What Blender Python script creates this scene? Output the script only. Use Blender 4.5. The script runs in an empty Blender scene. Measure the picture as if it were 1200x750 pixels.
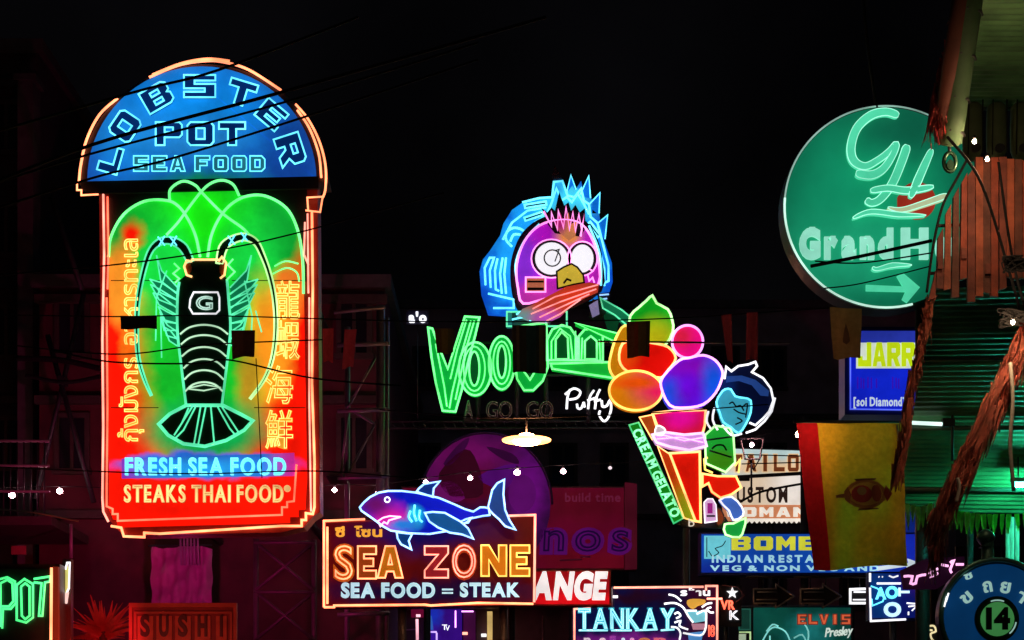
import bpy, math, random
from mathutils import Vector, Matrix
random.seed(7)
SC = bpy.context.scene
COL = SC.collection
F, HZ, CZ = 2000.0, 900.0, 1.7      # lens in pixels, horizon row, eye height

# ---------------------------------------------------------------- camera, world, exposure
cam = bpy.data.cameras.new('camera'); cam.sensor_width = 36; cam.lens = F/1200*36
cam.shift_y = (HZ-375)/1200; cam.clip_start = 0.1; cam.clip_end = 2000
co = bpy.data.objects.new('camera', cam); co.location = (0, 0, CZ); co.rotation_euler = (math.pi/2, 0, 0)
COL.objects.link(co); SC.camera = co
SC.view_settings.view_transform = 'Standard'; SC.view_settings.look = 'None'
SC.view_settings.exposure = 0; SC.view_settings.gamma = 1
w = bpy.data.worlds.new('World'); SC.world = w; w.use_nodes = True
nt = w.node_tree; bg = nt.nodes['Background']
sky = nt.nodes.new('ShaderNodeTexSky'); sky.sky_type = 'NISHITA'; sky.sun_disc = False
sky.sun_elevation = math.radians(1.0); sky.sun_rotation = math.radians(200)
tc = nt.nodes.new('ShaderNodeTexCoord'); nz = nt.nodes.new('ShaderNodeTexNoise')
nz.inputs['Scale'].default_value = 3.0; nz.inputs['Detail'].default_value = 5
nt.links.new(tc.outputs['Generated'], nz.inputs['Vector'])
mr = nt.nodes.new('ShaderNodeMapRange'); mr.inputs[1].default_value = .42; mr.inputs[2].default_value = .75
mr.inputs[3].default_value = .0004; mr.inputs[4].default_value = .0020
nt.links.new(nz.outputs['Fac'], mr.inputs[0]); 
cmx = nt.nodes.new('ShaderNodeMixRGB'); cmx.inputs[0].default_value = .85
cmx.inputs[2].default_value = (1.6, 1.5, 2.0, 1)                      # city glow greys the night sky
nt.links.new(sky.outputs[0], cmx.inputs[1]); nt.links.new(cmx.outputs[0], bg.inputs[0]); nt.links.new(mr.outputs[0], bg.inputs[1])
sd = bpy.data.lights.new('moon', 'SUN'); sd.energy = .012; sd.angle = math.radians(.5); sd.color = (.8, .87, 1)
so = bpy.data.objects.new('moon', sd); so.rotation_euler = (math.radians(40), 0, math.radians(25)); COL.objects.link(so)

# ---------------------------------------------------------------- materials
def srgb(r, g, b):
    f = lambda c: (c/255)/12.92 if c/255 <= .04045 else ((c/255+.055)/1.055)**2.4
    return (f(r), f(g), f(b))
MC = {}
def nodes(name):
    m = bpy.data.materials.new(name); m.use_nodes = True
    return m, m.node_tree, m.node_tree.nodes['Principled BSDF']
def surf(name, rgb, rough=.6, metal=0, scale=6, var=.35, bump=.15, trans=0):
    """plain surface: base colour broken up by two noises, with fine relief"""
    if name in MC: return MC[name]
    m, t, b = nodes(name)
    tcn = t.nodes.new('ShaderNodeTexCoord')
    n1 = t.nodes.new('ShaderNodeTexNoise'); n1.inputs['Scale'].default_value = scale; n1.inputs['Detail'].default_value = 8
    n2 = t.nodes.new('ShaderNodeTexNoise'); n2.inputs['Scale'].default_value = scale*.17; n2.inputs['Detail'].default_value = 3
    for n in (n1, n2): t.links.new(tcn.outputs['Object'], n.inputs['Vector'])
    mu = t.nodes.new('ShaderNodeMath'); mu.operation = 'MULTIPLY'
    t.links.new(n1.outputs['Fac'], mu.inputs[0]); t.links.new(n2.outputs['Fac'], mu.inputs[1])
    cr = t.nodes.new('ShaderNodeValToRGB')
    cr.color_ramp.elements[0].position = .1; cr.color_ramp.elements[1].position = .42
    cr.color_ramp.elements[0].color = (*[c*(1-var) for c in rgb], 1); cr.color_ramp.elements[1].color = (*[min(1, c*(1+var*.6)) for c in rgb], 1)
    t.links.new(mu.outputs[0], cr.inputs[0]); t.links.new(cr.outputs[0], b.inputs['Base Color'])
    b.inputs['Roughness'].default_value = rough; b.inputs['Metallic'].default_value = metal
    if bump:
        bp = t.nodes.new('ShaderNodeBump'); bp.inputs['Strength'].default_value = bump; bp.inputs['Distance'].default_value = .02
        t.links.new(n1.outputs['Fac'], bp.inputs['Height']); t.links.new(bp.outputs[0], b.inputs['Normal'])
    if trans:
        tr = t.nodes.new('ShaderNodeBsdfTranslucent'); mx = t.nodes.new('ShaderNodeMixShader'); mx.inputs[0].default_value = trans
        t.links.new(cr.outputs[0], tr.inputs[0]); t.links.new(b.outputs[0], mx.inputs[1]); t.links.new(tr.outputs[0], mx.inputs[2])
        t.links.new(mx.outputs[0], t.nodes['Material Output'].inputs[0])
    MC[name] = m; return m
def neon(name, rgb, s):
    """gas tube: glass coat over a glowing core"""
    if name in MC: return MC[name]
    m, t, b = nodes(name)
    b.inputs['Base Color'].default_value = (*[.3+.3*c for c in rgb], 1); b.inputs['Roughness'].default_value = .15
    b.inputs['Emission Color'].default_value = (*rgb, 1)
    tcn = t.nodes.new('ShaderNodeTexCoord'); n1 = t.nodes.new('ShaderNodeTexNoise'); n1.inputs['Scale'].default_value = 2.2
    t.links.new(tcn.outputs['Object'], n1.inputs['Vector'])
    r = t.nodes.new('ShaderNodeMapRange'); r.inputs[1].default_value = .3; r.inputs[2].default_value = .7
    r.inputs[3].default_value = s*.55; r.inputs[4].default_value = s*1.35
    t.links.new(n1.outputs['Fac'], r.inputs[0]); t.links.new(r.outputs[0], b.inputs['Emission Strength'])
    MC[name] = m; return m
def print_glow_mat(name, base, patches=(), s=.8, s0=None, noise=.05, dirt=.35, refl=.5):
    """backlit printed acrylic: print colours and painted neon glow as soft patches (patches in object metres: cx, cz, rx, rz, softness, rgb), dusty, lamp strength s"""
    if name in MC: return MC[name]
    m, t, b = nodes(name)
    tcn = t.nodes.new('ShaderNodeTexCoord'); n1 = t.nodes.new('ShaderNodeTexNoise'); n1.inputs['Scale'].default_value = 3.5; n1.inputs['Detail'].default_value = 6
    t.links.new(tcn.outputs['Object'], n1.inputs['Vector'])
    sub = t.nodes.new('ShaderNodeVectorMath'); sub.operation = 'SUBTRACT'; sub.inputs[1].default_value = (.5, .5, .5)
    t.links.new(n1.outputs['Color'], sub.inputs[0])
    sc = t.nodes.new('ShaderNodeVectorMath'); sc.operation = 'SCALE'; sc.inputs['Scale'].default_value = noise*2
    t.links.new(sub.outputs[0], sc.inputs[0])
    ad = t.nodes.new('ShaderNodeVectorMath'); ad.operation = 'ADD'
    t.links.new(tcn.outputs['Object'], ad.inputs[0]); t.links.new(sc.outputs[0], ad.inputs[1])
    cur = None
    for cx, cz, rx, rz, soft, rgb in patches:
        a = t.nodes.new('ShaderNodeVectorMath'); a.operation = 'SUBTRACT'; a.inputs[1].default_value = (cx, 0, cz)
        t.links.new(ad.outputs[0], a.inputs[0])
        d = t.nodes.new('ShaderNodeVectorMath'); d.operation = 'MULTIPLY'; d.inputs[1].default_value = (1/rx, 0, 1/rz)
        t.links.new(a.outputs[0], d.inputs[0])
        l = t.nodes.new('ShaderNodeVectorMath'); l.operation = 'LENGTH'; t.links.new(d.outputs[0], l.inputs[0])
        r = t.nodes.new('ShaderNodeMapRange'); r.interpolation_type = 'SMOOTHSTEP'
        r.inputs[1].default_value = 1+soft; r.inputs[2].default_value = max(0, 1-soft); r.inputs[3].default_value = 0; r.inputs[4].default_value = 1
        t.links.new(l.outputs['Value'], r.inputs[0])
        mx = t.nodes.new('ShaderNodeMixRGB'); t.links.new(r.outputs[0], mx.inputs[0])
        if cur is None: mx.inputs[1].default_value = (*base, 1)
        else: t.links.new(cur, mx.inputs[1])
        mx.inputs[2].default_value = (*rgb, 1); cur = mx.outputs[0]
    n2 = t.nodes.new('ShaderNodeTexNoise'); n2.inputs['Scale'].default_value = 1.3; n2.inputs['Detail'].default_value = 9; n2.inputs['Roughness'].default_value = .65
    t.links.new(tcn.outputs['Object'], n2.inputs['Vector'])
    rr = t.nodes.new('ShaderNodeMapRange'); rr.inputs[1].default_value = .3; rr.inputs[2].default_value = .62
    rr.inputs[3].default_value = s*(1-dirt); rr.inputs[4].default_value = s*(1+dirt*.3)
    t.links.new(n2.outputs['Fac'], rr.inputs[0]); t.links.new(rr.outputs[0], b.inputs['Emission Strength'])
    if cur is None:
        b.inputs['Emission Color'].default_value = (*base, 1); b.inputs['Base Color'].default_value = (*[c*refl for c in base], 1)
    else:
        g = t.nodes.new('ShaderNodeMixRGB'); g.blend_type = 'MULTIPLY'; g.inputs[0].default_value = 1; g.inputs[2].default_value = (refl, refl, refl, 1)
        t.links.new(cur, g.inputs[1]); t.links.new(g.outputs[0], b.inputs['Base Color']); t.links.new(cur, b.inputs['Emission Color'])
    b.inputs['Roughness'].default_value = .55; b.inputs['Specular IOR Level'].default_value = .15
    MC[name] = m; return m

STEEL = surf('dark steel', (.05, .05, .055), .55, .6)
BLACK = surf('black painted sheet', (.02, .02, .022), .5)
CASE = surf('sign casing', (.06, .05, .05), .5, .3)
REDCASE = surf('red sign casing', (.35, .04, .03), .45)
CABLE = surf('cable rubber', (.004, .004, .004), .95, bump=0)
N_ORANGE = neon('neon orange', (1, .24, .10), 3.2)
N_RED = neon('neon red', (1, .10, .05), 3.0)
N_GREEN = neon('neon green', (.13, 1, .22), 1.9)
N_TEAL = neon('neon teal', (.10, .9, .45), 1.1)
N_CYAN = neon('neon cyan', (.12, .75, 1), 2.0)
N_BLUE = neon('neon pale blue', (.25, .5, 1), 2.6)
N_PINK = neon('neon pink', (1, .25, .7), 2.2)
N_ROSE = neon('neon rose', (1, .28, .2), 2.4)
N_WHITE = neon('neon white', (.95, .95, 1), 1.5)
N_YEL = neon('neon yellow', (1, .65, .12), 1.8)
N_DEEPGREEN = neon('neon dim green', (.05, .75, .25), .9)
N_DIM = surf('unlit glass tube', (.42, .42, .40), .2)

# ---------------------------------------------------------------- geometry helpers
def Wp(px, py, Y): return Vector(((px-600)/F*Y, Y, CZ+(HZ-py)/F*Y))
def link(name, verts, faces, mat, parent=None, smooth=False, loc=None):
    me = bpy.data.meshes.new(name); me.from_pydata([tuple(v) for v in verts], [], faces); me.update()
    if isinstance(mat, (list, tuple)):
        for x in mat: me.materials.append(x)
    else: me.materials.append(mat)
    if smooth: me.polygons.foreach_set('use_smooth', [True]*len(me.polygons))
    o = bpy.data.objects.new(name, me); COL.objects.link(o)
    if parent: o.parent = parent
    if loc is not None: o.location = loc
    return o
def tag(o, label=None, cat=None, group=None, kind=None):
    for k, v in (('label', label), ('category', cat), ('group', group), ('kind', kind)):
        if v: o[k] = v
    return o
def catmull(p, n=6, closed=False):
    p = [Vector(q) for q in p]; out = []; L = len(p)
    g = (lambda i: p[i % L]) if closed else (lambda i: p[max(0, min(L-1, i))])
    for i in range(L if closed else L-1):
        a, b, c, d = g(i-1), g(i), g(i+1), g(i+2)
        for k in range(n):
            t = k/n
            out.append(.5*((2*b)+(c-a)*t+(2*a-5*b+4*c-d)*t*t+(3*b-a-3*c+d)*t**3))
    if not closed: out.append(p[-1])
    return out
def sweep(V, Fc, P, r, closed=False, n=6, up=Vector((0, 1, 0))):
    """tube of radius r along 3-D points, mitred"""
    Q = [Vector(P[0])]
    for q in P[1:]:
        if (Vector(q)-Q[-1]).length > 1e-5: Q.append(Vector(q))
    if closed and len(Q) > 2 and (Q[0]-Q[-1]).length < 1e-5: Q.pop()
    L = len(Q)
    if L < 2: return
    rs = r if isinstance(r, (list, tuple)) else [r]*L
    base = len(V)
    for i in range(L):
        a = Q[i-1] if (i or closed) else None; c = Q[(i+1) % L] if (i < L-1 or closed) else None
        t1 = (Q[i]-a).normalized() if a is not None else None; t2 = (c-Q[i]).normalized() if c is not None else None
        t = ((t1 or Vector())+(t2 or Vector()))
        t = t.normalized() if t.length > 1e-4 else (t1 or t2)
        u = up if abs(t.dot(up)) < .95 else Vector((1, 0, 0))
        s = t.cross(u).normalized(); b = s.cross(t).normalized()
        k = 1.0
        if t1 is not None and t2 is not None: k = 1/max(.45, t.dot(t1))
        for j in range(n):
            A = 2*math.pi*j/n
            V.append(Q[i]+s*math.cos(A)*rs[i % len(rs)]*k+b*math.sin(A)*rs[i % len(rs)])
    for i in range(L if closed else L-1):
        i2 = (i+1) % L
        for j in range(n):
            j2 = (j+1) % n
            Fc.append((base+i*n+j, base+i*n+j2, base+i2*n+j2, base+i2*n+j))
    if not closed:
        Fc.append(tuple(base+j for j in range(n))[::-1]); Fc.append(tuple(base+(L-1)*n+j for j in range(n)))
def rod(name, pts, r, mat, parent=None, n=8, closed=False):
    V, Fc = [], []; sweep(V, Fc, pts, r, closed, n)
    return link(name, V, Fc, mat, parent, smooth=True)
def boxm(V, Fc, x0, x1, y0, y1, z0, z1):
    b = len(V)
    V += [(x0, y0, z0), (x1, y0, z0), (x1, y1, z0), (x0, y1, z0), (x0, y0, z1), (x1, y0, z1), (x1, y1, z1), (x0, y1, z1)]
    Fc += [(b, b+3, b+2, b+1), (b+4, b+5, b+6, b+7), (b, b+1, b+5, b+4), (b+1, b+2, b+6, b+5), (b+2, b+3, b+7, b+6), (b+3, b, b+4, b+7)]
def box(name, x0, x1, y0, y1, z0, z1, mat, parent=None):
    V, Fc = [], []; boxm(V, Fc, x0, x1, y0, y1, z0, z1); return link(name, V, Fc, mat, parent)
_gl = {}
_q = lambda x0, y0, x1, y1: [(x0, y0), (x1, y0), (x1, y1), (x0, y1)]
BLOCK = {'L': [[(0, 0), (1, 0), (1, .3), (.34, .3), (.34, 1), (0, 1)]],
 'O': [[(.12, 0), (.88, 0), (1, .15), (1, .85), (.88, 1), (.12, 1), (0, .85), (0, .15)], _q(.34, .27, .66, .73)],
 'B': [[(0, 0), (.85, 0), (1, .12), (1, .42), (.9, .5), (1, .58), (1, .88), (.85, 1), (0, 1)], _q(.34, .22, .66, .4), _q(.34, .6, .66, .78)],
 'S': [[(0, 0), (1, 0), (1, .6), (.34, .6), (.34, .75), (1, .75), (1, 1), (0, 1), (0, .4), (.66, .4), (.66, .25), (0, .25)]],
 'T': [[(.34, 0), (.66, 0), (.66, .7), (1, .7), (1, 1), (0, 1), (0, .7), (.34, .7)]],
 'E': [[(0, 0), (1, 0), (1, .25), (.34, .25), (.34, .38), (.85, .38), (.85, .62), (.34, .62), (.34, .75), (1, .75), (1, 1), (0, 1)]],
 'R': [[(0, 0), (.34, 0), (.34, .32), (.46, .32), (.66, 0), (1, 0), (.78, .36), (1, .5), (1, .88), (.88, 1), (0, 1)], _q(.34, .57, .66, .76)],
 'P': [[(0, 0), (.34, 0), (.34, .34), (.9, .34), (1, .46), (1, .88), (.9, 1), (0, 1)], _q(.34, .57, .66, .77)],
 'A': [[(0, 0), (.3, 0), (.37, .2), (.63, .2), (.7, 0), (1, 0), (.69, 1), (.31, 1)], [(.42, .42), (.58, .42), (.5, .72)]],
 'N': [[(0, 0), (.31, 0), (.31, .52), (.69, 0), (1, 0), (1, 1), (.69, 1), (.69, .48), (.31, 1), (0, 1)]],
 'Z': [[(0, 0), (1, 0), (1, .27), (.44, .27), (1, .77), (1, 1), (0, 1), (0, .73), (.56, .73), (0, .23)]],
 'F': [[(0, 0), (.34, 0), (.34, .37), (.82, .37), (.82, .62), (.34, .62), (.34, .74), (1, .74), (1, 1), (0, 1)]],
 'J': [[(0, 0), (1, 0), (1, 1), (.66, 1), (.66, .26), (.34, .26), (.34, .42), (0, .42)]],
 'Y': [[(.33, 0), (.67, 0), (.67, .4), (1, 1), (.66, 1), (.5, .66), (.34, 1), (0, 1), (.33, .4)]],
 'K': [[(0, 0), (.34, 0), (.34, .34), (.62, 0), (1, 0), (.62, .52), (1, 1), (.62, 1), (.34, .66), (.34, 1), (0, 1)]],
 'M': [[(0, 0), (.28, 0), (.28, .5), (.5, .18), (.72, .5), (.72, 0), (1, 0), (1, 1), (.72, 1), (.5, .6), (.28, 1), (0, 1)]],
 'U': [[(0, .1), (.1, 0), (.9, 0), (1, .1), (1, 1), (.68, 1), (.68, .26), (.32, .26), (.32, 1), (0, 1)]],
 'C': [[(0, .12), (.12, 0), (1, 0), (1, .27), (.34, .27), (.34, .73), (1, .73), (1, 1), (.12, 1), (0, .88)]],
 'V': [[(.36, 0), (.64, 0), (1, 1), (.66, 1), (.5, .42), (.34, 1), (0, 1)]],
 'W': [[(.16, 0), (.42, 0), (.5, .4), (.58, 0), (.84, 0), (1, 1), (.74, 1), (.69, .45), (.6, .9), (.4, .9), (.31, .45), (.26, 1), (0, 1)]],
 'I': [_q(.3, 0, .7, 1)], 'H': [[(0, 0), (.34, 0), (.34, .38), (.66, .38), (.66, 0), (1, 0), (1, 1), (.66, 1), (.66, .63), (.34, .63), (.34, 1), (0, 1)]],
 'D': [[(0, 0), (.78, 0), (1, .22), (1, .78), (.78, 1), (0, 1)], _q(.34, .26, .66, .74)]}
def block_glyph(ch):
    from mathutils.geometry import tessellate_polygon
    lp = [[Vector((x, y, 0)) for x, y in l] for l in BLOCK[ch]]; flat = [p for l in lp for p in l]; N = len(flat)
    V = [Vector((p.x, p.y, .5)) for p in flat]+[Vector((p.x, p.y, -.5)) for p in flat]
    tr = [tuple(t) for t in tessellate_polygon(lp)]; Fc = []
    for t in tr:
        a, b, c = (flat[i] for i in t); s = (b-a).cross(c-a).z
        if abs(s) < 1e-9: continue
        t = t if s > 0 else t[::-1]; Fc += [t, tuple(i+N for i in t[::-1])]
    b0 = 0
    for k, l in enumerate(lp):
        n = len(l)
        for i in range(n): f = (b0+i, b0+i+N, b0+(i+1) % n+N, b0+(i+1) % n); Fc.append(f if k == 0 else f[::-1])
        b0 += n
    return (V, Fc, lp, .98)
def glyph(ch, bold=0.0):
    """(verts with z in -.5...5, faces, outline loops) of a character, x shifted so its box starts at 0, y in cap heights"""
    k = (ch, bold)
    if k in _gl: return _gl[k]
    c = bpy.data.curves.new('g', 'FONT'); c.body = ch; c.resolution_u = 4; c.offset = bold; c.extrude = .5
    o = bpy.data.objects.new('g', c); m = bpy.data.meshes.new_from_object(o)
    V = [v.co.copy() for v in m.vertices]; Fc = [tuple(p.vertices) for p in m.polygons]
    c.extrude = 0; c.fill_mode = 'NONE'; m2 = bpy.data.meshes.new_from_object(o)
    nb = {}
    for e in m2.edges:
        a, b = e.vertices; nb.setdefault(a, []).append(b); nb.setdefault(b, []).append(a)
    seen = set(); loops = []
    for s in nb:
        if s in seen: continue
        lp = [s]; seen.add(s); cur = s
        while True:
            nx = [q for q in nb[cur] if q not in seen]
            if not nx: break
            cur = nx[0]; seen.add(cur); lp.append(cur)
        loops.append([m2.vertices[q].co.copy() for q in lp])
    bpy.data.objects.remove(o); bpy.data.meshes.remove(m); bpy.data.meshes.remove(m2)
    if not V: _gl[k] = ([], [], [], 0.0); return _gl[k]
    x0 = min(v.x for v in V); x1 = max(v.x for v in V); H = .69
    V = [Vector(((v.x-x0)/H, v.y/H, v.z)) for v in V]
    loops = [[Vector(((q.x-x0)/H, q.y/H, 0)) for q in lp] for lp in loops]
    _gl[k] = (V, Fc, loops, (x1-x0)/H); return _gl[k]
def band(path, wd, n=5):
    """pixel polygon of a stroke of width wd (number or list) along a path"""
    P = catmull([(x, y, 0) for x, y in path], n); L = len(P); A, B = [], []
    for i, p in enumerate(P):
        t = (P[min(i+1, L-1)]-P[max(i-1, 0)]).normalized(); nn = Vector((-t.y, t.x, 0))
        if isinstance(wd, (list, tuple)):
            f = i/(L-1)*(len(wd)-1); k = min(int(f), len(wd)-2); ww = wd[k]+(wd[k+1]-wd[k])*(f-k)
        else: ww = wd
        A.append(tuple((p+nn*ww/2).xy)); B.append(tuple((p-nn*ww/2).xy))
    return A+B[::-1]
def ell(cx, cy, rx, ry, n=28, a0=0, a1=360):
    full = abs(a1-a0) >= 360
    return [(cx+rx*math.cos(math.radians(a0+(a1-a0)*i/(n if full else n-1))), cy-ry*math.sin(math.radians(a0+(a1-a0)*i/(n if full else n-1)))) for i in range(n)]

def re_split(t):
    out = []
    for i, w_ in enumerate(t.split(' ')): out += ([' '] if i else [])+[w_]
    return out

class Thing:
    """one top-level thing: an Empty at (px,py) on its own vertical plane Y metres away; shapes are drawn in its plane"""
    def __init__(s, name, label, cat, px, py, Y, group=None):
        s.px, s.py, s.Y, s.k = px, py, Y, Y/F
        s.o = bpy.data.objects.new(name, None); s.o.empty_display_size = .2; COL.objects.link(s.o); s.o.location = Wp(px, py, Y)
        tag(s.o, label, cat, group)
    def L(s, x, y, d=0): return Vector(((x-s.px)*s.k, -d, (s.py-y)*s.k))
    def slab(s, name, poly, d0, d1, mat, parent=None, label=None, smooth=None):
        if smooth: poly = [tuple(q.xy) for q in catmull([(x, y, 0) for x, y in poly], smooth, True)]
        n = len(poly); V = [s.L(x, y, d1) for x, y in poly]+[s.L(x, y, d0) for x, y in poly]
        ar = sum(poly[i][0]*poly[(i+1) % n][1]-poly[(i+1) % n][0]*poly[i][1] for i in range(n))
        front = tuple(range(n)); back = tuple(range(n, 2*n))[::-1]
        sides = [(i, i+n, (i+1) % n+n, (i+1) % n) for i in range(n)]
        Fc = [front, back]+sides
        if ar > 0: Fc = [f[::-1] for f in Fc]
        o = link(name, V, Fc, mat, parent or s.o)
        if label: o['label'] = label
        return o
    def tube(s, name, lines, r, d, mat, parent=None, closed=False, smooth=0, n=6):
        first = None
        for i, ln in enumerate(lines):
            V, Fc = [], []; P = [Vector((x, y, 0)) for x, y in ln]
            if smooth: P = catmull(P, smooth, closed)
            dd = d+.0015*(i % 5)
            sweep(V, Fc, [s.L(p.x, p.y, dd) for p in P], r*s.k, closed, n)
            o = link(name, V, Fc, mat, parent or s.o, smooth=True); first = first or o
        return first
    def strip(s, name, path, wd, d0, d1, mat, parent=None, n=6, edge=None, er=.6):
        """raised brush stroke of changing width with round ends, built as a ribbon so that it may cross itself"""
        P = catmull([(x, y, 0) for x, y in path], n); L = len(P); V, Fc = [], []; A, B = [], []
        for i, p in enumerate(P):
            t = (P[min(i+1, L-1)]-P[max(i-1, 0)]).normalized(); nn = Vector((-t.y, t.x, 0)); f = i/(L-1)*(len(wd)-1); k = min(int(f), len(wd)-2)
            ww = wd[k]+(wd[k+1]-wd[k])*(f-k); e = min(i, L-1-i); ww *= (.55, .85, 1)[min(e, 2)]
            a = p+nn*ww/2; b = p-nn*ww/2; A.append(a); B.append(b)
            lift = (d1-d0)*.25*i/(L-1)
            V += [s.L(a.x, a.y, d0), s.L(a.x, a.y, d1+lift), s.L(p.x, p.y, d1+lift+ww*s.k*.12), s.L(b.x, b.y, d1+lift), s.L(b.x, b.y, d0)]
        for i in range(L-1):
            for j in range(4): q = i*5+j; Fc.append((q, q+1, q+6, q+5))
            q = i*5; Fc.append((q+4, q, q+5, q+9))
        Fc.append((4, 3, 2, 1, 0)); q = (L-1)*5; Fc.append((q, q+1, q+2, q+3, q+4))
        o = link(name, V, Fc, mat, parent or s.o, smooth=False)
        if edge:
            V, Fc = [], []; E_ = A+B[::-1]; lift = (d1-d0)*.25
            sweep(V, Fc, [s.L(p.x, p.y, d1+lift*(i if i < L else 2*L-1-i)/(L-1)) for i, p in enumerate(E_)], er*s.k, True, 5); link('stroke_edge', V, Fc, edge, o, smooth=True)
        return o
    def words(s, txt, bx, face, d, th=.03, bold=.0, gap=.16, edge=None, er=.8, parent=None, name='letter', joined=False, whole=False, block=False, serif=False, rot=0, slant=0, edgename='letter_outline', face_z=None):
        """text stretched into pixel box bx=(x0,y0,x1,y1) (y1 = base line), one object per letter unless joined; rot in degrees clockwise about the box centre"""
        x0, y0, x1, y1 = bx; tot = 0; items = []
        if whole: joined = True
        for ch in (re_split(txt) if whole else txt):
            if ch == ' ': tot += .42; continue
            g = block_glyph(ch) if block else glyph(ch, bold); items.append((g, tot)); tot += g[3]+gap
        tot -= gap; sx = (x1-x0)/tot; sy = (y1-y0)
        cx, cy = (x0+x1)/2, (y0+y1)/2; cr, sr = math.cos(math.radians(rot)), math.sin(math.radians(rot))
        def mp(v, off, z):
            px = x0+(off+v.x)*sx+slant*v.y*sy; py = y1-v.y*sy
            qx, qy = px-cx, py-cy
            return s.L(cx+qx*cr-qy*sr, cy+qx*sr+qy*cr, z)
        JV, JF, EV, EF = [], [], [], []; first = None
        for g, off in items:
            if serif:
                tp = max(v.y for v in g[0])
                for yy, h0, h1 in ((0, -.01, .075), (tp, tp-.075, tp+.01)):
                    xs = sorted(v.x for v in g[0] if abs(v.y-yy) < .012 and v.z > 0); gr = []
                    for x in xs:
                        if gr and x-gr[-1][-1] < .3: gr[-1].append(x)
                        else: gr.append([x])
                    for q in gr:
                        if q[-1]-q[0] > .06: g = (list(g[0]), list(g[1]), g[2], g[3]); b = len(g[0]); a0, a1 = q[0]-.1, q[-1]+.1; g[0].extend([Vector(c) for c in ((a0, h0, .55), (a1, h0, .55), (a1, h1, .55), (a0, h1, .55), (a0, h0, -.5), (a1, h0, -.5), (a1, h1, -.5), (a0, h1, -.5))]); g[1].extend([(b, b+1, b+2, b+3), (b, b+4, b+5, b+1), (b+1, b+5, b+6, b+2), (b+2, b+6, b+7, b+3), (b+3, b+7, b+4, b)])
            V = [mp(v, off, d+th*(v.z+.5)) for v in g[0]]
            if joined: b = len(JV); JV += V; JF += [tuple(b+i for i in f) for f in g[1]]; lo = None
            elif face is not None: lo = link(name, V, g[1], face, parent or s.o)
            else: lo = None
            if edge is not None:
                if not joined: EV, EF = [], []
                for lp in g[2]: sweep(EV, EF, [mp(v, off, d+th+er*s.k*.6) for v in lp], er*s.k, True, 5)
                if not joined:
                    if lo is None: link(name, EV, EF, edge, parent or s.o, smooth=True)
                    elif parent is None or parent is s.o: link(edgename, EV, EF, edge, lo, smooth=True)
                    else: link(edgename, EV, EF, edge, parent, smooth=True)
        if joined:
            first = tag(link(name, JV, JF, face, parent or s.o), kind='stuff')
            if edge is not None: tag(link(edgename, EV, EF, edge, first, smooth=True), kind='stuff')
        return first
    def post(s, px, ytop, d=-.3, r=.06, name='post'):
        zt = (s.py-ytop)*s.k; zb = -s.o.location.z; x = (px-s.px)*s.k
        return rod(name, [(x, -d, zb), (x, -d, zt)], r, STEEL, s.o, 10)
    def arm(s, px, py, length, d=-.05, r=.04, name='bracket_arm'):
        p = s.L(px, py, d); return rod(name, [p, p+Vector((0, length, 0))], r, STEEL, s.o, 8)
    def m(s, rx): return rx*s.k
    def spot(s, x, y, d, aim, color, power, size=70):
        """the fixture's own light, aimed at a world point"""
        l = bpy.data.lights.new('lamp_light', 'SPOT'); l.energy = power; l.color = color; l.spot_size = math.radians(size); l.spot_blend = .8; l.shadow_soft_size = .08
        o = bpy.data.objects.new('lamp_light', l); COL.objects.link(o); o.parent = s.o; o.location = s.L(x, y, d)
        o.rotation_euler = (aim-(s.o.location+s.L(x, y, d))).to_track_quat('-Z', 'Y').to_euler()
    def patch(s, cx, cy, rx, ry, soft, rgb):
        p = s.L(cx, cy); return (p.x, p.z, rx*s.k, ry*s.k, soft, rgb)
def rect(x0, y0, x1, y1): return [(x0, y0), (x1, y0), (x1, y1), (x0, y1)]
# ================================================================ ground and buildings
def setting():
    g = link('street_ground', [(-400, -60, 0), (400, -60, 0), (400, 700, 0), (-400, 700, 0)], [(0, 1, 2, 3)], surf('asphalt', (.05, .05, .055), .45, scale=3, bump=.5)); tag(g, kind='structure')
    for x0, x1 in ((-9.5, -4.6), (5.2, 11)):
        V, Fc = [], []; boxm(V, Fc, x0, x1, 2, 29.5, 0.004, .13); tag(link('pavement', V, Fc, surf('paving', (.2, .19, .18), .7, scale=8)), kind='structure')
setting()

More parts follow.
